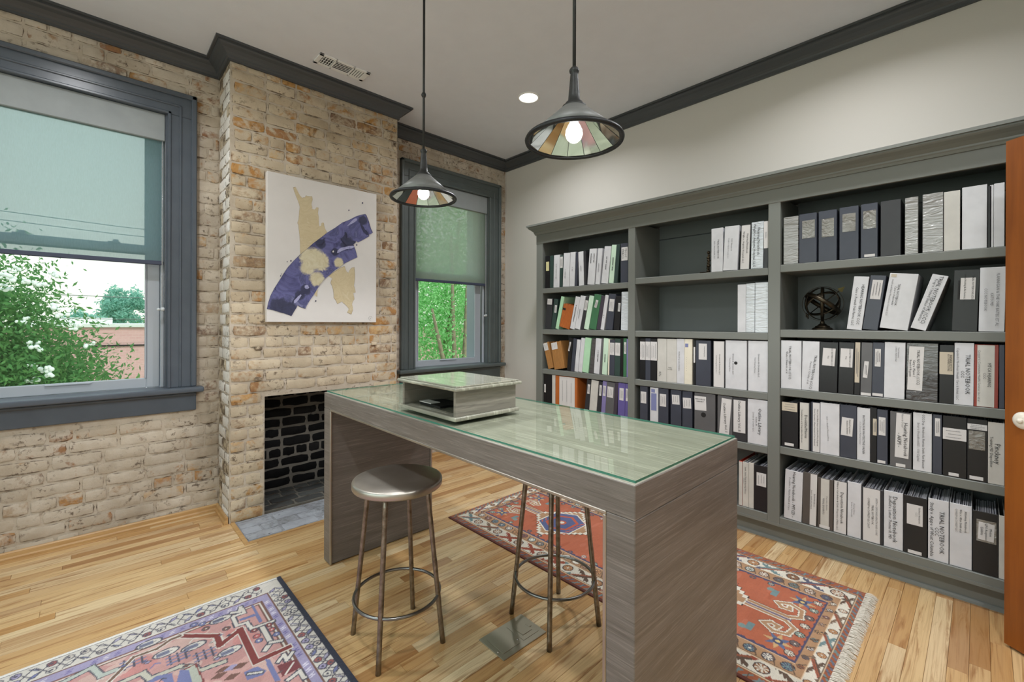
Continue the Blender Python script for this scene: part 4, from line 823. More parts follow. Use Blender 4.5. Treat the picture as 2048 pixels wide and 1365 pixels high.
# floor outlet
fo = thing('floor_outlet', 'satin brass floor outlet plate with two flip covers', 'outlet', (-2.082, -2.306, 0), (0, 0, R(-1)))
MB().bbox(-.12, .12, -.077, .077, 0, .0045, .0015).build('plate', PLATE, fo, True)
for sx_ in (-1, 1):
    MB().bbox(sx_*.055-.044, sx_*.055+.044, -.052, .052, .0045, .0062, .001).build('cover', PLATE, fo, True)
MB().bbox(.028, .082, -.03, .03, .0062, .0085, .001).bbox(.082, .096, -.012, .012, .0062, .0078, .001).build('flip_lid', PLATE, fo, True)
for x in (-.002, -.108): MB().lathe([(0, .0066), (.004, .0066), (.0045, .0045)], (x, -.03, 0), 10).build('screw', STEEL, fo, True)

# ================================================================ rugs (woven pattern as point colours on a fine grid)
class Weave:
    def __init__(s, x0, x1, y0, y1, res, base):
        s.x0, s.y0, s.res = x0, y0, res; s.nx = int((x1-x0)/res)+1; s.ny = int((y1-y0)/res)+1
        s.X, s.Y = np.meshgrid(x0+np.arange(s.nx)*res, y0+np.arange(s.ny)*res, indexing='ij'); s.x1 = s.X[-1, 0]; s.y1 = s.Y[0, -1]
        s.c = np.empty((s.nx, s.ny, 3)); s.c[:] = lin(base)
    def put(s, mask, col): s.c[mask] = lin(col)
    def poly(s, pts, col):
        P = np.array(pts)[:, :2]; i0 = max(0, int((P[:, 0].min()-s.x0)/s.res)); i1 = min(s.nx, int((P[:, 0].max()-s.x0)/s.res)+2); j0 = max(0, int((P[:, 1].min()-s.y0)/s.res)); j1 = min(s.ny, int((P[:, 1].max()-s.y0)/s.res)+2)
        if i0 >= i1 or j0 >= j1: return
        X, Y = s.X[i0:i1, j0:j1], s.Y[i0:i1, j0:j1]; ins = np.zeros(X.shape, bool); n = len(P)
        for a in range(n):
            (xa, ya), (xb, yb) = P[a], P[a-1]
            if ya == yb: continue
            ins ^= ((ya > Y) != (yb > Y)) & (X < (xb-xa)*(Y-ya)/(yb-ya)+xa)
        s.c[i0:i1, j0:j1][ins] = lin(col)
    def line(s, pts, wd, col):
        for (a, b) in zip(pts[:-1], pts[1:]):
            a = np.array(a[:2]); b = np.array(b[:2]); dd = b-a; l = np.hypot(*dd)
            if l < 1e-6: continue
            n = np.array([-dd[1], dd[0]])/l*wd/2; e = dd/l*wd/2; s.poly([a-e+n, b+e+n, b+e-n, a-e-n], col)
    def disc(s, x, y, r, col, ry=None): s.poly([(x+r*math.cos(i*.524), y+(ry or r)*math.sin(i*.524)) for i in range(12)], col)
    def rosette(s, x, y, r, c1, c2, c3):
        s.disc(x, y, r, (60, 50, 54)); s.disc(x, y, r*.85, c1)
        for k in range(8): a = k*math.pi/4+.2; s.poly([(x, y), (x+r*.8*math.cos(a), y+r*.8*math.sin(a)), (x+r*.8*math.cos(a+.4), y+r*.8*math.sin(a+.4))], c2)
        s.disc(x, y, r*.22, c3)
    def fade(s, seed, amp=.12):
        r = np.random.RandomState(seed); g = r.rand(s.nx//14+2, s.ny//14+2); g = np.kron(g, np.ones((14, 14)))[:s.nx, :s.ny]; g2 = r.rand(s.nx, s.ny); ab = r.rand(1, s.ny)
        s.c *= (1-amp/2+amp*(.35*g+.45*g2+.2*ab))[..., None]
    def build(s, name, label, zt, mat, zf=None):
        Z = np.full(s.X.shape, zt); r = np.random.RandomState(3); Z += r.rand(*Z.shape)*.0012
        if zf is not None: Z += zf(s.X, s.Y)
        n = s.nx*s.ny; co = np.stack([s.X, s.Y, Z], -1).reshape(-1, 3); idx = np.arange(n).reshape(s.nx, s.ny)
        q = np.stack([idx[:-1, :-1], idx[1:, :-1], idx[1:, 1:], idx[:-1, 1:]], -1).reshape(-1, 4)
        per = np.concatenate([idx[:, 0], idx[-1, 1:], idx[-2::-1, -1], idx[0, -2:0:-1]]); lo = co[per].copy(); lo[:, 2] = .0004; k = len(per)
        co = np.concatenate([co, lo]); a = np.arange(k); b = (a+1) % k; q = np.concatenate([q, np.stack([per[a], n+a, n+b, per[b]], -1)])
        me = bpy.data.meshes.new(name); me.vertices.add(len(co)); me.vertices.foreach_set('co', co.ravel()); me.loops.add(q.size); me.loops.foreach_set('vertex_index', q.ravel().astype(np.int32))
        me.polygons.add(len(q)); me.polygons.foreach_set('loop_start', (np.arange(len(q))*4).astype(np.int32)); me.polygons.foreach_set('loop_total', np.full(len(q), 4, np.int32)); me.update(calc_edges=True); me.validate()
        at = me.color_attributes.new('col', 'FLOAT_COLOR', 'POINT'); cc = np.ones((len(co), 4)); cc[:n, :3] = s.c.reshape(-1, 3); cc[n:, :3] = cc[per, :3]*.7; at.data.foreach_set('color', cc.ravel())
        me.materials.append(mat); o = link(bpy.data.objects.new(name, me)); return tag(o, label, 'rug')
WOOL = vcol_mat('knotted_wool')
Fp = lambda pts: [on(x, y, 'z', .006) for x, y in pts]
# ---- faded pink rug at the front left
RX1, RY1 = -2.655, -1.187
rg = Weave(-4.05, RX1, -2.95, RY1, .0034, (190, 146, 142)); U_ = RX1-rg.X; V_ = RY1-rg.Y
r0 = random.Random(9)
IV, LI, NV, PK, BRN, BLU, MAR = (206, 200, 192), (158, 150, 180), (84, 82, 94), (204, 142, 134), (118, 88, 80), (116, 120, 160), (128, 70, 70)
for y in np.arange(-2.9, -1.3, .07):           # mottled field
    for x in np.arange(-4.0, -2.85, .09): rg.disc(x+r0.uniform(-.04, .04), y+r0.uniform(-.03, .03), r0.uniform(.02, .06), r0.choice(((198, 156, 150), (190, 134, 130), (196, 164, 156), (182, 138, 134), (202, 170, 162))))
rg.put((U_ < .128) | (V_ < .165), LI)
for k in range(46):                            # lilac guard stripe figures
    a = .02+k*.034
    for (cx, cy) in ((RX1-.112, RY1-.17-a), (RX1-.13-a, RY1-.142)):
        if r0.random() < .8: rg.line([(cx-.009, cy-.009), (cx+.007, cy-.004), (cx-.007, cy+.004), (cx+.009, cy+.009)], .005, r0.choice(((206, 200, 216), (120, 112, 158), (204, 196, 206))))
rg.put((U_ < .095) | (V_ < .120), BRN); rg.put((U_ < .086) | (V_ < .112), IV)
for k in range(40):                            # leafy scroll on ivory
    a = .02+k*.046
    for vert in (0, 1):
        for jj in (0, 1):
            q = r0.choice(('leaf', 'leaf', 'flower')); cx, cy = (RX1-.038-jj*.03, RY1-.09-a) if vert else (RX1-.10-a, RY1-.045-jj*.042)
            if q == 'leaf':
                s_ = 1 if (k+jj) % 2 else -1; dx_, dy_ = (.018*s_, .02); rg.poly([(cx-dx_, cy-dy_), (cx+.010, cy-.004), (cx+dx_, cy+dy_), (cx-.010, cy+.004)], NV); rg.poly([(cx-dx_*.7, cy-dy_*.7), (cx+.006, cy-.003), (cx+dx_*.7, cy+dy_*.7), (cx-.006, cy+.003)], r0.choice((LI, BLU, (170, 164, 186), IV)))
            else: rg.disc(cx, cy, .017, NV); rg.disc(cx, cy, .013, r0.choice(((190, 182, 174), LI, (150, 92, 90), IV))); rg.disc(cx, cy, .005, NV)
        for e in (-1, 1):
            b = a+.023; cx, cy = (RX1-.054, RY1-.09-b) if vert else (RX1-.10-b, RY1-.066)
            p_ = [(cx+(e*.03 if vert else -.02), cy+(-.02 if vert else e*.03)), (cx, cy), (cx+(-e*.03 if vert else .02), cy+(.02 if vert else -e*.03))]; rg.line(p_, .0045, (92, 88, 98))
rg.put((U_ < .022), (54, 56, 70)); rg.put((V_ < .016) & (U_ > .02), (226, 222, 216)); rg.put((V_ > .016) & (V_ < .022) & (U_ > .022), NV)
for e, cc_ in ((0, BRN), (.009, IV), (.016, BRN)):
    rg.put((np.abs(U_-.130-e) < .004) & (V_ > .165+e), cc_); rg.put((np.abs(V_-.167-e) < .004) & (U_ > .128+e), cc_)
def z5(pts, x0=360, y0=1140, s=5.39): return Fp([(x0+x/s, y0+y/s) for x, y in pts])
def outl(pts, wd, c1, c2): rg.line(pts, wd+.010, c2); rg.line(pts, wd, c1)
outl(z5([(560, 470), (640, 460), (655, 410), (690, 470), (570, 510), (610, 610), (720, 575), (770, 640), (1000, 560)]), .014, IV, NV)
outl(z5([(0, 720), (400, 720), (430, 820), (650, 650), (820, 1000), (1170, 840)]), .022, (124, 62, 60), IV)
rg.poly(z5([(765, 385), (800, 390), (890, 560), (850, 580)]), BLU); rg.poly(z5([(640, 540), (800, 480), (810, 505), (650, 560)]), BLU); outl(z5([(890, 630), (980, 790), (920, 870)]), .018, IV, NV); outl(z5([(980, 790), (1090, 770)]), .014, IV, NV)
for x, y, c in ((800, 660, MAR), (830, 720, (180, 96, 96)), (850, 770, BLU), (960, 600, MAR), (990, 650, (180, 96, 96)), (1040, 700, BLU), (500, 640, BRN), (280, 640, BRN), (150, 600, BLU), (240, 590, BLU)):
    p_ = z5([(x, y)])[0]; rg.disc(p_[0], p_[1], .016, NV); rg.disc(p_[0], p_[1], .012, c); rg.disc(p_[0], p_[1], .004, IV)
for x, y in ((150, 830), (540, 880), (440, 540), (-150, 900), (-330, 800)):
    p_ = z5([(x, y)])[0]; cx, cy = p_[0], p_[1]; rg.disc(cx, cy, .045, NV, .026); rg.disc(cx, cy, .038, IV, .020); rg.poly([(cx-.03, cy-.012), (cx+.012, cy-.012), (cx+.012, cy+.012), (cx-.03, cy+.012)], (128, 130, 150)); rg.line([(cx-.03, cy), (cx+.02, cy)], .004, NV)
for x, y in ((270, 920), (-20, 950), (-500, 1000)):
    p_ = z5([(x, y)])[0]; cx, cy = p_[0], p_[1]
    for e in (-.025, 0, .025): rg.line([(cx+e, cy-.03), (cx+e, cy+.03)], .007, NV); rg.line([(cx-.035, cy+e*.8), (cx+.035, cy+e*.8)], .007, (120, 120, 150))
rg.poly(z5([(910, 970), (960, 970), (1080, 1200), (1020, 1213)]), BLU); rg.poly(z5([(690, 1110), (830, 1050), (930, 1090), (900, 1140), (720, 1200)]), BLU); outl(z5([(740, 1130), (880, 1110)]), .008, IV, NV)
rg.poly(z5([(1050, 1040), (1260, 970), (1310, 1060), (1100, 1160)]), (118, 66, 70)); rg.line(z5([(1140, 1130), (1220, 1010)]), .008, IV); outl(z5([(1060, 1000), (1120, 920), (1150, 980), (1210, 900)]), .012, IV, NV); outl(z5([(1170, 1190), (1290, 1100), (1340, 1170)]), .014, IV, NV)
for x, y in ((470, 1080), (560, 1060), (650, 1040), (420, 1150), (560, 1160)): p_ = z5([(x, y)])[0]; rg.poly([(p_[0]-.028, p_[1]), (p_[0], p_[1]-.016), (p_[0]+.028, p_[1]), (p_[0], p_[1]+.016)], r0.choice((MAR, LI, BLU, BRN)))
outl(z5([(-700, 1250), (-400, 1120), (-330, 1180), (0, 1050), (150, 1050), (200, 1100), (330, 1050), (470, 1000)]), .018, (186, 182, 168), NV); outl(z5([(120, 1080), (180, 1213)]), .03, (176, 178, 166), MAR); rg.poly(z5([(0, 1085), (100, 1090), (150, 1260), (-60, 1300)]), BLU); rg.poly(z5([(-400, 1250), (-250, 1150), (-80, 1120), (-60, 1300), (-300, 1360)]), BLU); rg.poly(z5([(-330, 1240), (-200, 1180), (-150, 1280), (-280, 1330)]), (200, 150, 146))
outl(z5([(-1300, 1240), (-950, 1060), (-850, 1150), (-700, 1090)]), .018, (180, 186, 178), NV)
outl(z5([(-800, 1250), (-500, 950), (-250, 860), (-100, 760), (0, 720)]), .012, (116, 92, 80), IV)
for k in range(150):
    x, y = r0.uniform(-4.0, -2.83), r0.uniform(-2.9, -1.40); q_ = r0.uniform(.008, .016); cc_ = r0.choice((NV, MAR, BLU, IV, BRN, LI))
    if r0.random() < .5: rg.poly([(x-q_, y), (x, y-q_*.7), (x+q_, y), (x, y+q_*.7)], NV); rg.poly([(x-q_*.6, y), (x, y-q_*.4), (x+q_*.6, y), (x, y+q_*.4)], cc_)
    else: rg.line([(x-q_, y-q_), (x, y+q_*.3), (x+q_, y-q_*.4)], .005, cc_)
rg.fade(1, .22); rg.build('pink_rug', 'faded pink and lilac patterned wool rug at the front left', .007, WOOL)
# ---- rust red rug under the desk and before the bookcase
QX0, QX1, QY0, QY1 = -1.625, -.640, -3.262, -1.205
rg = Weave(QX0, QX1, QY0, QY1, .0034, (170, 96, 70)); a_ = np.minimum(np.minimum(rg.X-QX0, QX1-rg.X), 2*np.minimum(rg.Y-QY0, QY1-rg.Y))
RU, IV2, TL, TAN, DB, NV2 = (152, 88, 60), (214, 208, 194), (108, 132, 134), (168, 132, 100), (96, 78, 66), (76, 72, 96)
for k in range(260):
    x, y = r0.uniform(QX0, QX1), r0.uniform(QY0, QY1); rg.disc(x, y, r0.uniform(.03, .08), r0.choice(((172, 98, 72), (162, 88, 62), (178, 106, 82))), .012)
zig = (np.abs(((rg.X+rg.Y)*26) % 1-.5)*.02)
rg.put(a_ < .232+zig, NV2); rg.put(a_ < .222, (206, 180, 150)); rg.put(a_ < .218, TAN)
def along(f, step, off=0):
    """walk round the border at distance f from the edge"""
    x0, x1, y0, y1 = QX0+f, QX1-f, QY0+f/2, QY1-f/2; k = 0; s = off
    for (p, q) in (((x0, y0), (x1, y0)), ((x1, y0), (x1, y1)), ((x1, y1), (x0, y1)), ((x0, y1), (x0, y0))):
        l = math.hypot(q[0]-p[0], q[1]-p[1]); n = max(1, round(l/step)); dx_, dy_ = (q[0]-p[0])/l, (q[1]-p[1])/l
        for i in range(n): t_ = (i+.5)/n*l; yield k, p[0]+dx_*t_, p[1]+dy_*t_, dx_, dy_; k += 1
for k, x, y, dx_, dy_ in along(.185, .066): rg.rosette(x, y, .025 if dy_ else .014, r0.choice((IV2, (150, 96, 66), TL, (196, 156, 112), (100, 96, 104))), r0.choice((DB, IV2, (120, 70, 50), NV2)), r0.choice((IV2, DB, TL)))
for k, x, y, dx_, dy_ in along(.185, .033):
    q_ = .026 if dy_ else .012
    if k % 2: rg.line([(x-dy_*q_-dx_*.012, y+dx_*q_-dy_*.012), (x+dy_*q_+dx_*.012, y-dx_*q_+dy_*.012)], .005, DB)
rg.put(a_ < .154, DB); rg.put(a_ < .150, (214, 190, 160)); rg.put(a_ < .144, IV2)
for k, x, y, dx_, dy_ in along(.103, .092):
    n0, n1 = -dy_*.85, dx_*.5; L2 = lambda u, v: (x+dx_*u+n0*v, y+dy_*u+n1*v)
    cc_ = r0.choice((TL, (150, 74, 56), DB, (120, 100, 84), (86, 88, 108)))
    if k % 2:
        for side in (-1, 1):
            P_ = [L2(-.055, -.045*side)]
            for j in range(6): P_ += [L2(-.055+.018*j, (-.045+.016*j+.010)*side), L2(-.050+.018*j, (-.045+.016*j-.004)*side)]
            P_ += [L2(.055, .045*side)]; 
            P_ += [L2(.055, .020*side), L2(-.02, -.045*side)]; rg.poly(P_, cc_)
        rg.line([L2(-.045, -.038), L2(.045, .038)], .010, (170, 92, 66)); rg.line([L2(-.045, -.038), L2(.045, .038)], .003, DB)
    else: rg.rosette(x, y, .030 if dy_ else .018, (150, 104, 72), r0.choice((IV2, DB, (190, 150, 110))), IV2); rg.poly([L2(-.05, .05), L2(-.02, .05), L2(-.035, .02)], cc_); rg.poly([L2(.02, -.05), L2(.05, -.05), L2(.035, -.02)], cc_)
rg.put((a_ < .064), DB); rg.put(a_ < .060, (206, 182, 150)); rg.put(a_ < .054, RU)
for k, x, y, dx_, dy_ in along(.030, .036):
    n0, n1 = -dy_, dx_*.55; rg.line([(x-dx_*.012-n0*.012, y-dy_*.012-n1*.012), (x+dx_*.012+n0*.012, y+dy_*.012+n1*.012)], .008, r0.choice((TL, (98, 104, 124), (96, 96, 110)))); rg.line([(x+n0*.014, y+n1*.014), (x-n0*.014, y-n1*.014)], .005, r0.choice((TL, DB)))
rg.put(rg.X-QX0 < .014, (96, 54, 46)); rg.put(QX1-rg.X < .010, (150, 86, 60))
CXR_, CYR_ = (QX0+QX1)/2, (QY0+QY1)/2
def hexm(cx, cy, rx, ry): return [(cx-rx, cy), (cx-rx*.55, cy-ry), (cx+rx*.55, cy-ry), (cx+rx, cy), (cx+rx*.55, cy+ry), (cx-rx*.55, cy+ry)]
def stepm(cx, cy, rx, ry, n, col):
    P_ = []
    for qx, qy in ((1, 1), (-1, 1), (-1, -1), (1, -1)):
        seg = []
        for j in range(n): f0, f1 = j/n, (j+1)/n; seg += [(cx+qx*rx*(1-f0), cy+qy*ry*f0), (cx+qx*rx*(1-f0), cy+qy*ry*f1)]
        seg.append((cx, cy+qy*ry)); P_ += seg if qx*qy > 0 else seg[::-1]
    rg.poly(P_, col)
for cy in (CYR_+.46, CYR_-.46):
    stepm(CXR_, cy, .225, .215, 9, (60, 50, 48)); stepm(CXR_, cy, .218, .208, 9, IV2); stepm(CXR_, cy, .196, .186, 9, TAN); rg.poly(hexm(CXR_, cy, .165, .13), IV2); rg.poly(hexm(CXR_, cy, .155, .122), (84, 92, 130)); rg.poly(hexm(CXR_, cy, .115, .088), (176, 84, 60)); rg.poly(hexm(CXR_, cy, .095, .072), (84, 92, 130)); rg.disc(CXR_, cy, .03, (180, 90, 64)); rg.disc(CXR_, cy, .016, IV2)
    for j in range(-3, 4): rg.line([(CXR_+j*.036-.008, cy+.10), (CXR_+j*.036+.008, cy+.112)], .008, (190, 96, 68)); rg.line([(CXR_+j*.036-.008, cy-.10), (CXR_+j*.036+.008, cy-.112)], .008, (190, 96, 68))
for s_ in (1, -1):                              # hooked finials
    yy = CYR_+s_*.80
    for q_ in (1, -1):
        pth = [(CXR_+q_*.018, CYR_+s_*.66), (CXR_+q_*.018, yy+s_*.02), (CXR_+q_*.05, yy+s_*.06), (CXR_+q_*.11, yy+s_*.05), (CXR_+q_*.13, yy), (CXR_+q_*.10, yy-s_*.045), (CXR_+q_*.075, yy-s_*.02), (CXR_+q_*.08, yy+s_*.01), (CXR_+q_*.10, yy+s_*.005)]
        rg.line(pth, .030, DB); rg.line(pth, .026, IV2); rg.line(pth, .015, TAN)
    rg.line([(CXR_, CYR_+s_*.66), (CXR_, yy+s_*.03)], .014, (120, 104, 120))
def star(cx, cy, r, c1, c2):
    for k in range(8): a = k*math.pi/4; rg.poly([(cx+r*math.cos(a), cy+r*math.sin(a)), (cx+r*.45*math.cos(a+.45), cy+r*.45*math.sin(a+.45)), (cx, cy), (cx+r*.45*math.cos(a-.45), cy+r*.45*math.sin(a-.45))], c1 if k % 2 else c2)
    rg.disc(cx, cy, r*.36, (70, 74, 100)); rg.disc(cx, cy, r*.16, (200, 176, 120))
for sx_ in (1, -1):
    for sy_ in (1, -1): star(CXR_+sx_*.185, CYR_+sy_*.835, .056, (92, 104, 134), (190, 156, 112)); rg.poly([(CXR_+sx_*.17-.03, CYR_+sy_*.725-.014), (CXR_+sx_*.17+.03, CYR_+sy_*.725-.014), (CXR_+sx_*.17+.03, CYR_+sy_*.725+.014), (CXR_+sx_*.17-.03, CYR_+sy_*.725+.014)], TL); rg.disc(CXR_+sx_*.19, CYR_+sy_*.70, .016, (120, 140, 136))
for k in range(34):
    sx_ = (-1)**k; yy = QY0+.34+(QY1-QY0-.68)*k/33; rg.rosette(CXR_+sx_*r0.uniform(.235, .255), yy, .016, r0.choice((IV2, (100, 98, 110), (140, 170, 160))), r0.choice((DB, NV2)), r0.choice(((200, 100, 64), IV2)))
for k in range(7): rg.rosette(CXR_-.225+k*.075, QY0+.142, .020, r0.choice((IV2, (150, 176, 166), (110, 100, 104))), DB, IV2); rg.rosette(CXR_-.225+k*.075, QY1-.142, .020, r0.choice((IV2, (150, 176, 166))), DB, IV2)
rg.fade(2, .24); rr2 = rg.build('red_rug', 'rust red tribal rug with ivory fringe under the desk', .006, WOOL)
fm = MB()
for k in range(420):
    x = QX0+.004+(QX1-QX0-.008)*k/419
    for e in range(2):
        l = r0.uniform(.030, .046); dx_ = r0.uniform(-.012, .012); y0 = QY0; z0 = r0.uniform(.003, .010); wd_ = .0013
        fm.add([(x-wd_, y0+.004, z0), (x+wd_, y0+.004, z0), (x+dx_*.5+wd_, y0-l*.5, z0+.003), (x+dx_*.5-wd_, y0-l*.5, z0+.003), (x+dx_+wd_*.6, y0-l, .002), (x+dx_-wd_*.6, y0-l, .002)], [(0, 1, 2, 3), (3, 2, 4, 5)])
tag(fm.build('fringe', pbr('ivory_fringe', (228, 222, 208), .9), rr2), kind='stuff')
# ================================================================ painting on the chimney breast
AX0, AX1, AZ0, AZ1, AYF = -2.511, -1.729, 1.304, 2.314, -CD-.054
art = thing('abstract_painting', 'white canvas with indigo arc and beige stain on the chimney', 'painting', ((AX0+AX1)/2, -CD, AZ0))
MB().bbox(AX0, AX1, AYF, -CD-.015, AZ0, AZ1, .003).build('canvas', pbr('primed_canvas', (214, 210, 207), .8, var=(209, 205, 202), bmp=(500, .1)), art)
def wash_mat(name, cols, sc=9, dist=2.):
    m, t, b = newmat(name); n = noise(t, wpos(t), sc, 7, .6, dist); L(t, ramp(t, n, [(.28+.44*i/(len(cols)-1), lin(c)) for i, c in enumerate(cols)]), b.inputs['Base Color']); b.inputs['Roughness'].default_value = .7; return m
BEI = wash_mat('beige_wash', [(186, 168, 134), (200, 185, 152), (192, 176, 142), (208, 196, 168)]); BEIE = pbr('beige_edge', (138, 114, 80), .7)
IND = wash_mat('indigo_wash', [(46, 48, 82), (74, 74, 120), (98, 98, 148), (70, 72, 114), (138, 138, 176)], 5)
def cloud(m, blobs, cols):
    t = m.node_tree; b = t.nodes['Principled BSDF']; src = b.inputs['Base Color'].links[0].from_socket; g = N(t, 'NewGeometry'); n = noise(t, wpos(t), 16, 6, .65, 1.5); tot = None
    for (x, y, r_) in blobs:
        q = on(520+x/4.136, 330+y/4.136, 'y', AYF); v = N(t, 'VectorMath', operation='DISTANCE'); L(t, g.outputs['Position'], v.inputs[0]); v.inputs[1].default_value = tuple(map(float, q))
        f = math_(t, 'SUBTRACT', 1., math_(t, 'DIVIDE', v.outputs['Value'], r_), clamp=True); tot = f if tot is None else math_(t, 'MAXIMUM', tot, f)
    f = math_(t, 'ADD', tot, math_(t, 'MULTIPLY', math_(t, 'SUBTRACT', n, .5), .9))
    L(t, mixc(t, ramp(t, f, [(.16, (0, 0, 0)), (.40, (.95, .95, .95))]), src, ramp(t, n, [(.35, lin(cols[0])), (.65, lin(cols[1]))])), b.inputs['Base Color'])
cloud(IND, ((430, 780, .11), (500, 800, .085), (650, 810, .05), (470, 945, .07), (390, 850, .065)), ((196, 184, 148), (212, 204, 176)))
cloud(IND, ((170, 1190, .10), (250, 1190, .07), (380, 1030, .05), (330, 1080, .045), (500, 650, .05), (720, 650, .07), (850, 460, .05), (620, 720, .04)), ((40, 42, 66), (52, 54, 82)))
INDD = wash_mat('dark_indigo', [(34, 36, 60), (50, 52, 82), (40, 42, 70)], 12); INDL = wash_mat('pale_indigo', [(140, 138, 182), (164, 164, 200), (118, 118, 164)], 14)
CRM = wash_mat('cream_wash', [(176, 168, 140), (208, 196, 156), (150, 150, 142), (214, 204, 170)], 12)
lay = [0]
def paint(pts, mat, name='painted_shape', grow=0, soft=0):
    lay[0] += 1; y = AYF-.0004*lay[0]-.0003; P = [on(520+a/4.136, 330+b/4.136, 'y', AYF) for a, b in pts]
    cx = sum(p[0] for p in P)/len(P); cz = sum(p[2] for p in P)/len(P)
    ln = [(p[0], p[2]) for p in P]
    for _ in range(soft): ln = [q for i in range(len(ln)) for q in ((.75*ln[i][0]+.25*ln[(i+1) % len(ln)][0], .75*ln[i][1]+.25*ln[(i+1) % len(ln)][1]), (.25*ln[i][0]+.75*ln[(i+1) % len(ln)][0], .25*ln[i][1]+.75*ln[(i+1) % len(ln)][1]))]
    rj = random.Random(len(pts)); out = []
    for i in range(len(ln)):                         # soften the traced outline
        (x0, z0), (x1, z1) = ln[i], ln[(i+1) % len(ln)]
        out.append((x0, y, z0)); out.append(((x0+x1)/2+rj.uniform(-.003, .003), y, (z0+z1)/2+rj.uniform(-.003, .003)))
    out = [(min(max(a, AX0+.002), AX1-.002), b_, min(max(c_, AZ0+.002), AZ1-.002)) for a, b_, c_ in out]
    if grow: out = [(x+(x-cx)*grow, y, z+(z-cz)*grow) for x, _, z in out]
    n = len(out); MB().add(out+[(x, y+.0003, z) for x, _, z in out], [tuple(range(n))]+[(i, (i+1) % n, n+(i+1) % n, n+i) for i in range(n)]).build(name, mat, art)
S1 = [(275, 190), (295, 185), (320, 235), (350, 275), (375, 270), (380, 255), (410, 262), (430, 262), (435, 290), (425, 330), (430, 365), (455, 370), (470, 350), (483, 355), (478, 400), (485, 470), (490, 510), (505, 505), (512, 478), (527, 480), (535, 525), (552, 555), (480, 640), (335, 740), (332, 640), (320, 520), (310, 480), (322, 430), (330, 350), (315, 300), (295, 250)]
S2 = [(570, 920), (640, 870), (700, 840), (715, 885), (730, 895), (755, 855), (780, 850), (783, 900), (775, 1000), (790, 1055), (770, 1060), (780, 1110), (760, 1150), (768, 1200), (755, 1235), (720, 1220), (735, 1190), (700, 1150), (680, 1130), (640, 1150), (610, 1100), (605, 1030), (585, 980), (600, 940)]
paint(S1, BEIE, grow=.012); paint(S1, BEI); paint(S2, BEIE, grow=.012); paint(S2, BEI); paint([(440, 1060), (478, 1030), (470, 1092)], BEI)
ARC = [(60, 1190), (90, 1080), (160, 960), (230, 850), (330, 745), (440, 650), (560, 560), (680, 480), (790, 430), (868, 410), (885, 440), (905, 500), (930, 562), (895, 580), (905, 590), (810, 642), (800, 632), (770, 655), (785, 700), (802, 765), (700, 815), (620, 870), (540, 940), (480, 1015), (440, 1080), (400, 1140), (375, 1188), (310, 1160), (290, 1200), (272, 1230), (262, 1248), (160, 1215)]
paint(ARC, INDD, grow=.008); paint(ARC, IND)
for p_, m_ in (([(80, 1170), (170, 1180), (250, 1165), (300, 1175), (290, 1200), (262, 1245), (90, 1200)], INDD), ([(255, 1140), (330, 1050), (380, 998), (412, 1030), (400, 1062), (350, 1070), (300, 1120), (270, 1155)], INDD), ([(275, 1130), (330, 1070), (345, 1078), (290, 1150)], INDL), ([(365, 1000), (395, 990), (408, 1020), (375, 1030)], INDL),
               ([(700, 640), (720, 600), (715, 560), (700, 555), (690, 590), (660, 620), (690, 640), (720, 690), (800, 640), (760, 625)], INDD), ([(715, 510), (760, 460), (795, 438), (800, 462), (740, 498)], INDL), ([(830, 450), (850, 520), (905, 575), (880, 580), (835, 530)], INDD), ([(480, 650), (540, 595), (525, 640), (490, 665)], INDD), ([(640, 700), (690, 680), (775, 668), (780, 690), (700, 700), (630, 740)], INDL)):
    paint(p_, m_, soft=1)
def dot(x, y, r, m): paint([(x+r*math.cos(i*.785), y+r*math.sin(i*.785)) for i in range(8)], m, 'ink_dot')
dot(603, 718, 18, INDD); dot(603, 718, 8, pbr('primed_canvas', (1, 1, 1)))
for x, y, r in ((845, 318, 7), (732, 378, 6), (253, 796, 7), (222, 803, 5), (168, 920, 6), (172, 905, 4), (124, 1030, 6), (124, 1016, 4), (457, 1128, 7), (795, 665, 7)): dot(x, y, r, INDD)
c_ = on(520+913/4.136, 330+1270/4.136, 'y', AYF)
MB().tube([(c_[0]+.014*math.cos(i*.42), AYF-.0004, c_[2]+.016*math.sin(i*.42)) for i in range(13)], .0007, 5).tube([(c_[0]-.004, AYF-.0004, c_[2]+.003), (c_[0]+.004, AYF-.0004, c_[2]+.003), (c_[0]+.001, AYF-.0004, c_[2]-.006)], .0007, 5).build('monogram', INKG, art)

# ================================================================ ceiling fittings
vt = thing('ceiling_vent', 'white rectangular ceiling air vent beside the chimney crown', 'vent', (-2.09, -.585, H-.01))
vx0, vx1, vy0, vy1 = -2.268, -1.918, -.655, -.515
m = MB(); 
for a, b, c, e in ((vx0, vx1, vy0, vy0+.022), (vx0, vx1, vy1-.022, vy1), (vx0, vx0+.028, vy0, vy1), (vx1-.028, vx1, vy0, vy1), (vx0+.108, vx0+.118, vy0, vy1), (vx1-.118, vx1-.108, vy0, vy1)): m.bbox(a, b, c, e, H-.009, H, .002)
m.build('vent_frame', WHITEP, vt); MB().box(vx0+.01, vx1-.01, vy0+.01, vy1-.01, H-.001, H).build('vent_throat', VENTD, vt)  # dark sheet painted in for the shade inside the duct
for k in range(5): y_ = vy0+.032+k*.019; MB().bbox(vx0+.118, vx1-.118, y_, y_+.006, H-.008, H-.005, .001).build('vent_slat', WHITEP, vt)
for k in range(5):
    x_ = vx0+.034+k*.0165; MB().bbox(x_, x_+.004, vy0+.022, vy1-.022, H-.008, H-.003, .001).build('vent_slat', WHITEP, vt)
    x_ = vx1-.102+k*.0165; MB().bbox(x_, x_+.011, vy0+.022, vy1-.022, H-.008, H-.003, .001).build('vent_slat', WHITEP, vt)
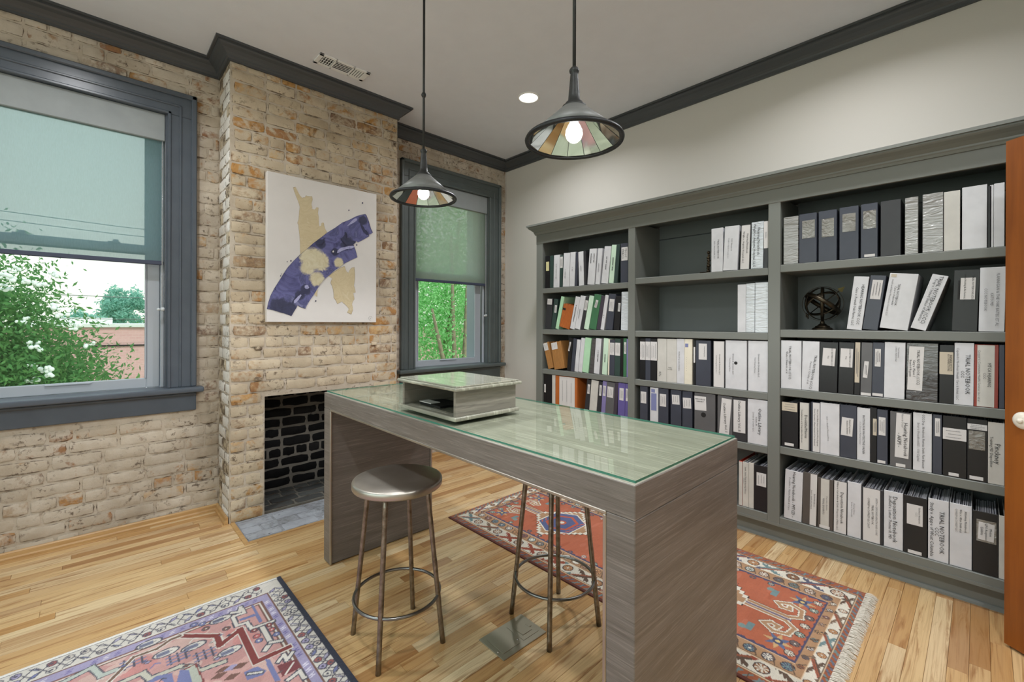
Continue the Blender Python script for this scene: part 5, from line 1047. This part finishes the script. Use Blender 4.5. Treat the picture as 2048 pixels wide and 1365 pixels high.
for k in range(3): y_ = vy0+.04+k*.03; MB().bbox(vx0+.028, vx0+.108, y_, y_+.004, H-.006, H-.002, .001).build('vent_slat', WHITEP, vt)
def downlight(x, y, label):
    root = thing('recessed_downlight', label, 'light', (x, y, H), group='recessed ceiling downlights')
    MB().lathe([(.072, 0), (.088, 0), (.088, -.004), (.078, -.008), (.072, -.006)], (x, y, H), 32, close=True).build('trim_ring', WHITEP, root); MB().lathe([(0, -.002), (.072, -.002), (.072, -.0005), (0, -.0005)], (x, y, H), 32).build('lens', LENS, root)
    l = bpy.data.lights.new('downlight_lamp', 'AREA'); l.shape = 'DISK'; l.size = .14; l.energy = DOWN_W; l.color = (.97, .98, 1.0); l.spread = R(150); o = link(bpy.data.objects.new('downlight_lamp', l)); o.location = (x, y, H-.012); keep(o, root); o.location = (x, y, H-.012)
downlight(-.857, -1.189, 'round lit recessed downlight in the ceiling near the bookcase corner')
for x, y, lb in ((-.857, -3.15, 'above the right bookcase bay'), (-3.45, -1.0, 'above the left window'), (-3.45, -3.15, 'above the front left rug'), (-2.15, -4.0, 'beside the doorway wall')): downlight(x, y, 'recessed ceiling downlight '+lb)  # unseen downlights added to raise the light level
def pendant(x, y, z, label):
    root = thing('pendant_light', label, 'pendant', (x, y, z), group='cone pendant lights over the desk'); at = (x, y, z)
    MB().lathe([(.163, .004), (.160, .004), (.0375, .1135), (.040, .1145)], at, 48, close=True).build('cone_shade', pbr('dull_zinc', (126, 128, 126), .5, .35, var=(112, 114, 112), vscale=14), root)  # iron grey lightened, the bulb's bloom put into the colour
    MB().lathe([(.155, -.002), (.166, -.003), (.1685, .004), (.165, .011), (.157, .009)], at, 48, close=True).build('rim_band', pbr('dark_rim', (42, 44, 46), .45, .5, bmp=(90, .3)), root)
    n = 15
    for k in range(n):
        a0, a1 = 2*math.pi*(k+.02)/n, 2*math.pi*(k+.98)/n; P_ = []
        for r_, zz_ in ((.153, .0065), (.037, .1085)):
            for a in ((a0, a1) if r_ > .1 else (a1, a0)): P_.append((x+r_*math.cos(a), y+r_*math.sin(a), z+zz_))
        MB().add(P_, [(0, 1, 2, 3)]).build('mirror_facet', MIRROR, root)
    MB().lathe([(0, .106), (.036, .108), (.041, .113), (.041, .118), (.031, .125), (.029, .131), (.0215, .134), (.019, .16), (.0135, .225), (.0125, .231), (.016, .235), (.017, .243), (.0125, .250), (.007, .255)], at, 28).build('neck', IRON, root)
    MB().tube([(x, y, z+.25), (x, y, H-.02)], .006, 10).build('rod', IRON, root)
    MB().lathe([(.006, .513), (.0095, .517), (.0135, .526), (.0095, .536), (.006, .541)], at, 16).build('rod_knuckle', IRON, root)
    MB().lathe([(.006, -.04), (.012, -.035), (.02, -.022), (.055, -.014), (.06, -.002), (.06, 0)], (x, y, H), 28).build('canopy', IRON, root)
    MB().lathe([(0, -.004), (.013, -.002), (.024, .008), (.029, .022), (.028, .036), (.021, .052), (.014, .064), (.013, .10), (0, .104)], at, 24).build('bulb', BULB, root)
    l = bpy.data.lights.new('pendant_lamp', 'SPOT'); l.energy = PEND_W*4; l.color = (.98, .98, 1.0); l.spot_size = R(165); l.spot_blend = .35; l.shadow_soft_size = .03
    o = link(bpy.data.objects.new('pendant_lamp', l)); keep(o, root); o.location = (x, y, z-.038)
pendant(-2.133, -1.693, 1.932, 'mirror-lined dark cone pendant hanging nearer the chimney')
pendant(-2.157, -2.677, 1.924, 'mirror-lined dark cone pendant hanging nearer the bookcase, larger in view')

# ================================================================ outdoors
def leaf_mat(name, cols):
    m = bpy.data.materials.new(name); m.use_nodes = True; t = m.node_tree; t.nodes.clear(); n = noise(t, wpos(t), 7, 4, .7); col = ramp(t, n, [(.25+.5*i/(len(cols)-1), lin(c)) for i, c in enumerate(cols)])
    d_ = N(t, 'BsdfDiffuse'); tl_ = N(t, 'BsdfTranslucent'); L(t, col, d_.inputs[0]); L(t, col, tl_.inputs[0]); a = N(t, 'MixShader'); a.inputs[0].default_value = .45; L(t, d_.outputs[0], a.inputs[1]); L(t, tl_.outputs[0], a.inputs[2]); o = N(t, 'OutputMaterial'); L(t, a.outputs[0], o.inputs[0]); return m
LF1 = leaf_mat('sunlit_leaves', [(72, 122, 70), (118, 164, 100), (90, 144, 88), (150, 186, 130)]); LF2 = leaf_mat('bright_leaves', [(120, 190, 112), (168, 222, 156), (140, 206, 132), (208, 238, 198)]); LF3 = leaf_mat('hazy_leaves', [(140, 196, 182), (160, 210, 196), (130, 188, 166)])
BARK = pbr('pale_bark', (150, 140, 116), .9, var=(120, 108, 90), vscale=12)
def foliage(parent, c, rad, n, sz, mat, seed, clusters=90, hollow=.55):
    r = np.random.RandomState(seed); u = r.normal(size=(clusters, 3)); u /= np.linalg.norm(u, axis=1)[:, None]; u *= (hollow+(1-hollow)*r.rand(clusters, 1)); cc = np.array(c)+u*np.array(rad)
    k = r.randint(0, clusters, n); p = cc[k]+r.normal(size=(n, 3))*np.array(rad)*.13; a = r.normal(size=(n, 3)); a /= np.linalg.norm(a, axis=1)[:, None]; b = np.cross(a, r.normal(size=(n, 3))); b /= np.linalg.norm(b, axis=1)[:, None]; s = sz*(.6+.8*r.rand(n, 1))
    vs = np.stack([p-a*s, p+b*s*.38, p+a*s, p-b*s*.38], 1).reshape(-1, 3); me = bpy.data.meshes.new('foliage'); q = np.arange(n*4).reshape(n, 4)
    me.vertices.add(n*4); me.vertices.foreach_set('co', vs.ravel()); me.loops.add(n*4); me.loops.foreach_set('vertex_index', q.ravel().astype(np.int32)); me.polygons.add(n); me.polygons.foreach_set('loop_start', (np.arange(n)*4).astype(np.int32)); me.polygons.foreach_set('loop_total', np.full(n, 4, np.int32)); me.update(calc_edges=True); me.materials.append(mat)
    o = link(bpy.data.objects.new('foliage', me)); keep(o, parent); o['kind'] = 'stuff'; return cc
GZ0 = -4.2
struct(MB().box(-40, 40, WT+.3, 70, GZ0-.3, GZ0).build('ground', pbr('lawn', (96, 128, 78), .95, var=(116, 140, 92), vscale=.8)))
t1 = thing('flowering_tree', 'green tree with white blossoms outside the left window', 'tree', (-4.6, 4.9, GZ0))
foliage(t1, (-4.5, 4.7, -.15), (1.36, 1.1, 2.25), 150000, .034, LF1, 3, 700, .1)
for k, (a, b) in enumerate((((-4.6, 4.9, GZ0), (-4.9, 4.8, .8)), ((-4.6, 4.9, -3), (-4.1, 4.6, .5)), ((-4.5, 4.8, -2), (-3.7, 4.5, -.6)), ((-4.6, 4.9, -1.5), (-4.5, 4.5, 1.4)))):
    MB().tube([a, ((a[0]+b[0])/2+.08, (a[1]+b[1])/2, (a[2]+b[2])/2), b], [.06, .04, .012], 7).build('trunk', BARK, t1)
rb = random.Random(4); BLM = pbr('white_petals', (238, 244, 242), .8)
for x, y in ((8, 553), (20, 557), (55, 562), (80, 571), (125, 630), (66, 690), (70, 696), (62, 735), (95, 735), (100, 750), (179, 690), (92, 742), (66, 762), (115, 615), (150, 655), (14, 575), (105, 548), (28, 540), (45, 640)):
    p = on(x, y, 'y', 3.75+rb.uniform(-.1, .2)); m = MB()
    for k in range(6): m.sphere((p[0]+rb.uniform(-.045, .045), p[1]+rb.uniform(-.03, .03), p[2]+rb.uniform(-.03, .03)), rb.uniform(.015, .028), 4)
    m.build('blossom', BLM, t1)
t2 = thing('leafy_tree', 'bright green leafy tree filling the view of the right window', 'tree', (3.1, 5.9, GZ0))
foliage(t2, (2.9, 5.6, 1.6), (2.7, 1.5, 3.3), 34000, .045, LF2, 8, 420, .2)
for a, b in (((2.9, 5.0, GZ0), (2.35, 4.3, 3.2)), ((2.9, 5.0, -2.5), (2.75, 4.2, 2.8)), ((2.7, 4.8, -1.2), (1.8, 4.2, 1.6)), ((3.0, 5.8, -.5), (3.1, 5.0, 3.8)), ((3.2, 5.7, -1), (3.9, 5.2, 1.8))):
    MB().tube([a, ((a[0]+b[0])/2+.12, (a[1]+b[1])/2, (a[2]+b[2])/2), b], [.09, .06, .025], 8).build('trunk', BARK, t2)
bd = thing('brick_building', 'low pink brick building with white parapet behind the flowering tree', 'building', (-1, 14, GZ0))
def pinkb():
    m, t, b = newmat('pink_brick'); bk = N(t, 'TexBrick'); sc_ = wpos(t, (1, 1, 1)); sp = N(t, 'SeparateXYZ'); L(t, sc_, sp.inputs[0]); cb_ = N(t, 'CombineXYZ'); L(t, sp.outputs[0], cb_.inputs[0]); L(t, sp.outputs[2], cb_.inputs[1]); L(t, cb_.outputs[0], bk.inputs['Vector'])
    bk.inputs['Scale'].default_value = 4; bk.inputs['Color1'].default_value = (*lin((214, 166, 166)), 1); bk.inputs['Color2'].default_value = (*lin((222, 176, 176)), 1); bk.inputs['Mortar'].default_value = (*lin((226, 190, 190)), 1); bk.inputs['Mortar Size'].default_value = .012
    L(t, bk.outputs[0], b.inputs['Base Color']); b.inputs['Roughness'].default_value = .9; return m
MB().box(-9, 8, 11, 18, GZ0, 1.17).build('wall', pinkb(), bd); MB().bbox(-9.05, 8.05, 10.93, 18.05, 1.17, 1.26, .01).build('parapet_cap', WHITEP, bd); MB().tube([(-9, 10.97, .72), (8, 10.97, .72)], .018, 6).build('wall_conduit', BLACKM, bd)
MB().box(-4.2, -2.95, 13, 15, 1.26, 1.42).build('roof_unit', WHITEP, bd)
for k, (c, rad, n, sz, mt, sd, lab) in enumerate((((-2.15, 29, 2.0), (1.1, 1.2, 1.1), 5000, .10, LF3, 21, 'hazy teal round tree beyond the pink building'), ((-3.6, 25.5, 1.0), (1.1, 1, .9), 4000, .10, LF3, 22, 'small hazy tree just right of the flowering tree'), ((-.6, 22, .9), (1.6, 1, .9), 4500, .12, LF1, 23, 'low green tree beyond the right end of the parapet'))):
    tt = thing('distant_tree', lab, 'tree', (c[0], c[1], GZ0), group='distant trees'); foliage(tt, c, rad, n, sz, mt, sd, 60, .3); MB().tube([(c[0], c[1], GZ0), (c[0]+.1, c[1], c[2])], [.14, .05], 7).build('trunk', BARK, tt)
for k, (y0, z0, z1, lab) in enumerate(((9, 1.85, 1.82, 'thin power line crossing the sky above the parapet'), (9, 3.25, 3.12, 'power line seen through the shade, lower one'), (9, 3.42, 3.28, 'power line seen through the shade, upper one'), (10.4, 1.38, 1.36, 'power line just above the white parapet'))):
    tag(MB().tube([(-14, y0, z0+.25), (-8, y0, z0+.06), (-3, y0, (z0+z1)/2), (3, y0, z1+.06), (9, y0, z1+.25)], .008, 5).build('power_line', pbr('cable_grey', (120, 130, 130), .7)), lab, 'cable', 'power lines outside')

# ================================================================ lettering on the spines, made in one batch
tmp = []; seen = {}
for T in TEXTS:
    if T[0][0] == '~' or T[0] in seen: continue
    cu = bpy.data.curves.new('t', 'FONT'); cu.body = T[0]; cu.align_x = 'CENTER'; cu.align_y = 'CENTER'; cu.resolution_u = 1; o = link(bpy.data.objects.new('t', cu)); tmp.append((T[0], o)); seen[T[0]] = None
dg = bpy.context.evaluated_depsgraph_get(); dg.update()
for s_, o in tmp:
    me = bpy.data.meshes.new_from_object(o.evaluated_get(dg)); co = np.empty(len(me.vertices)*3); me.vertices.foreach_get('co', co); seen[s_] = (co.reshape(-1, 3), [tuple(p.vertices) for p in me.polygons])
for s_, o in tmp: c_ = o.data; bpy.data.objects.remove(o); bpy.data.curves.remove(c_)
for (s_, sz, root, loc, ori, tl, ink, mx) in TEXTS:
    if s_[0] == '~':
        rr = random.Random(int(s_[1:])*7); x = 0; vs = []; fs = []
        for k in range(int(s_[1:])):
            w_ = rr.uniform(.3, .55)
            if rr.random() > .12: b = len(vs); vs += [(x, -.3, 0), (x+w_, -.3, 0), (x+w_, .25, 0), (x, .25, 0)]; fs.append((b, b+1, b+2, b+3))
            x += w_+.12
        co = np.array(vs)-np.array([x/2, 0, 0])
    else: co, fs = seen[s_]
    co = co*sz; ln = np.ptp(co[:, 0]); 
    if ln > mx: co = co*np.array([mx/ln, max(mx/ln, .75), 1])
    c, s = math.cos(tl), math.sin(tl); X_, Y_ = co[:, 0]*c-co[:, 1]*s, co[:, 0]*s+co[:, 1]*c
    P_ = np.stack([np.zeros(len(co)), -Y_ if ori == 'v' else -X_, -X_ if ori == 'v' else Y_], -1)+np.array(loc)
    me = bpy.data.meshes.new('spine_lettering'); me.from_pydata(P_.tolist(), [], fs); me.materials.append(ink); o = link(bpy.data.objects.new('spine_lettering', me)); o.parent = root
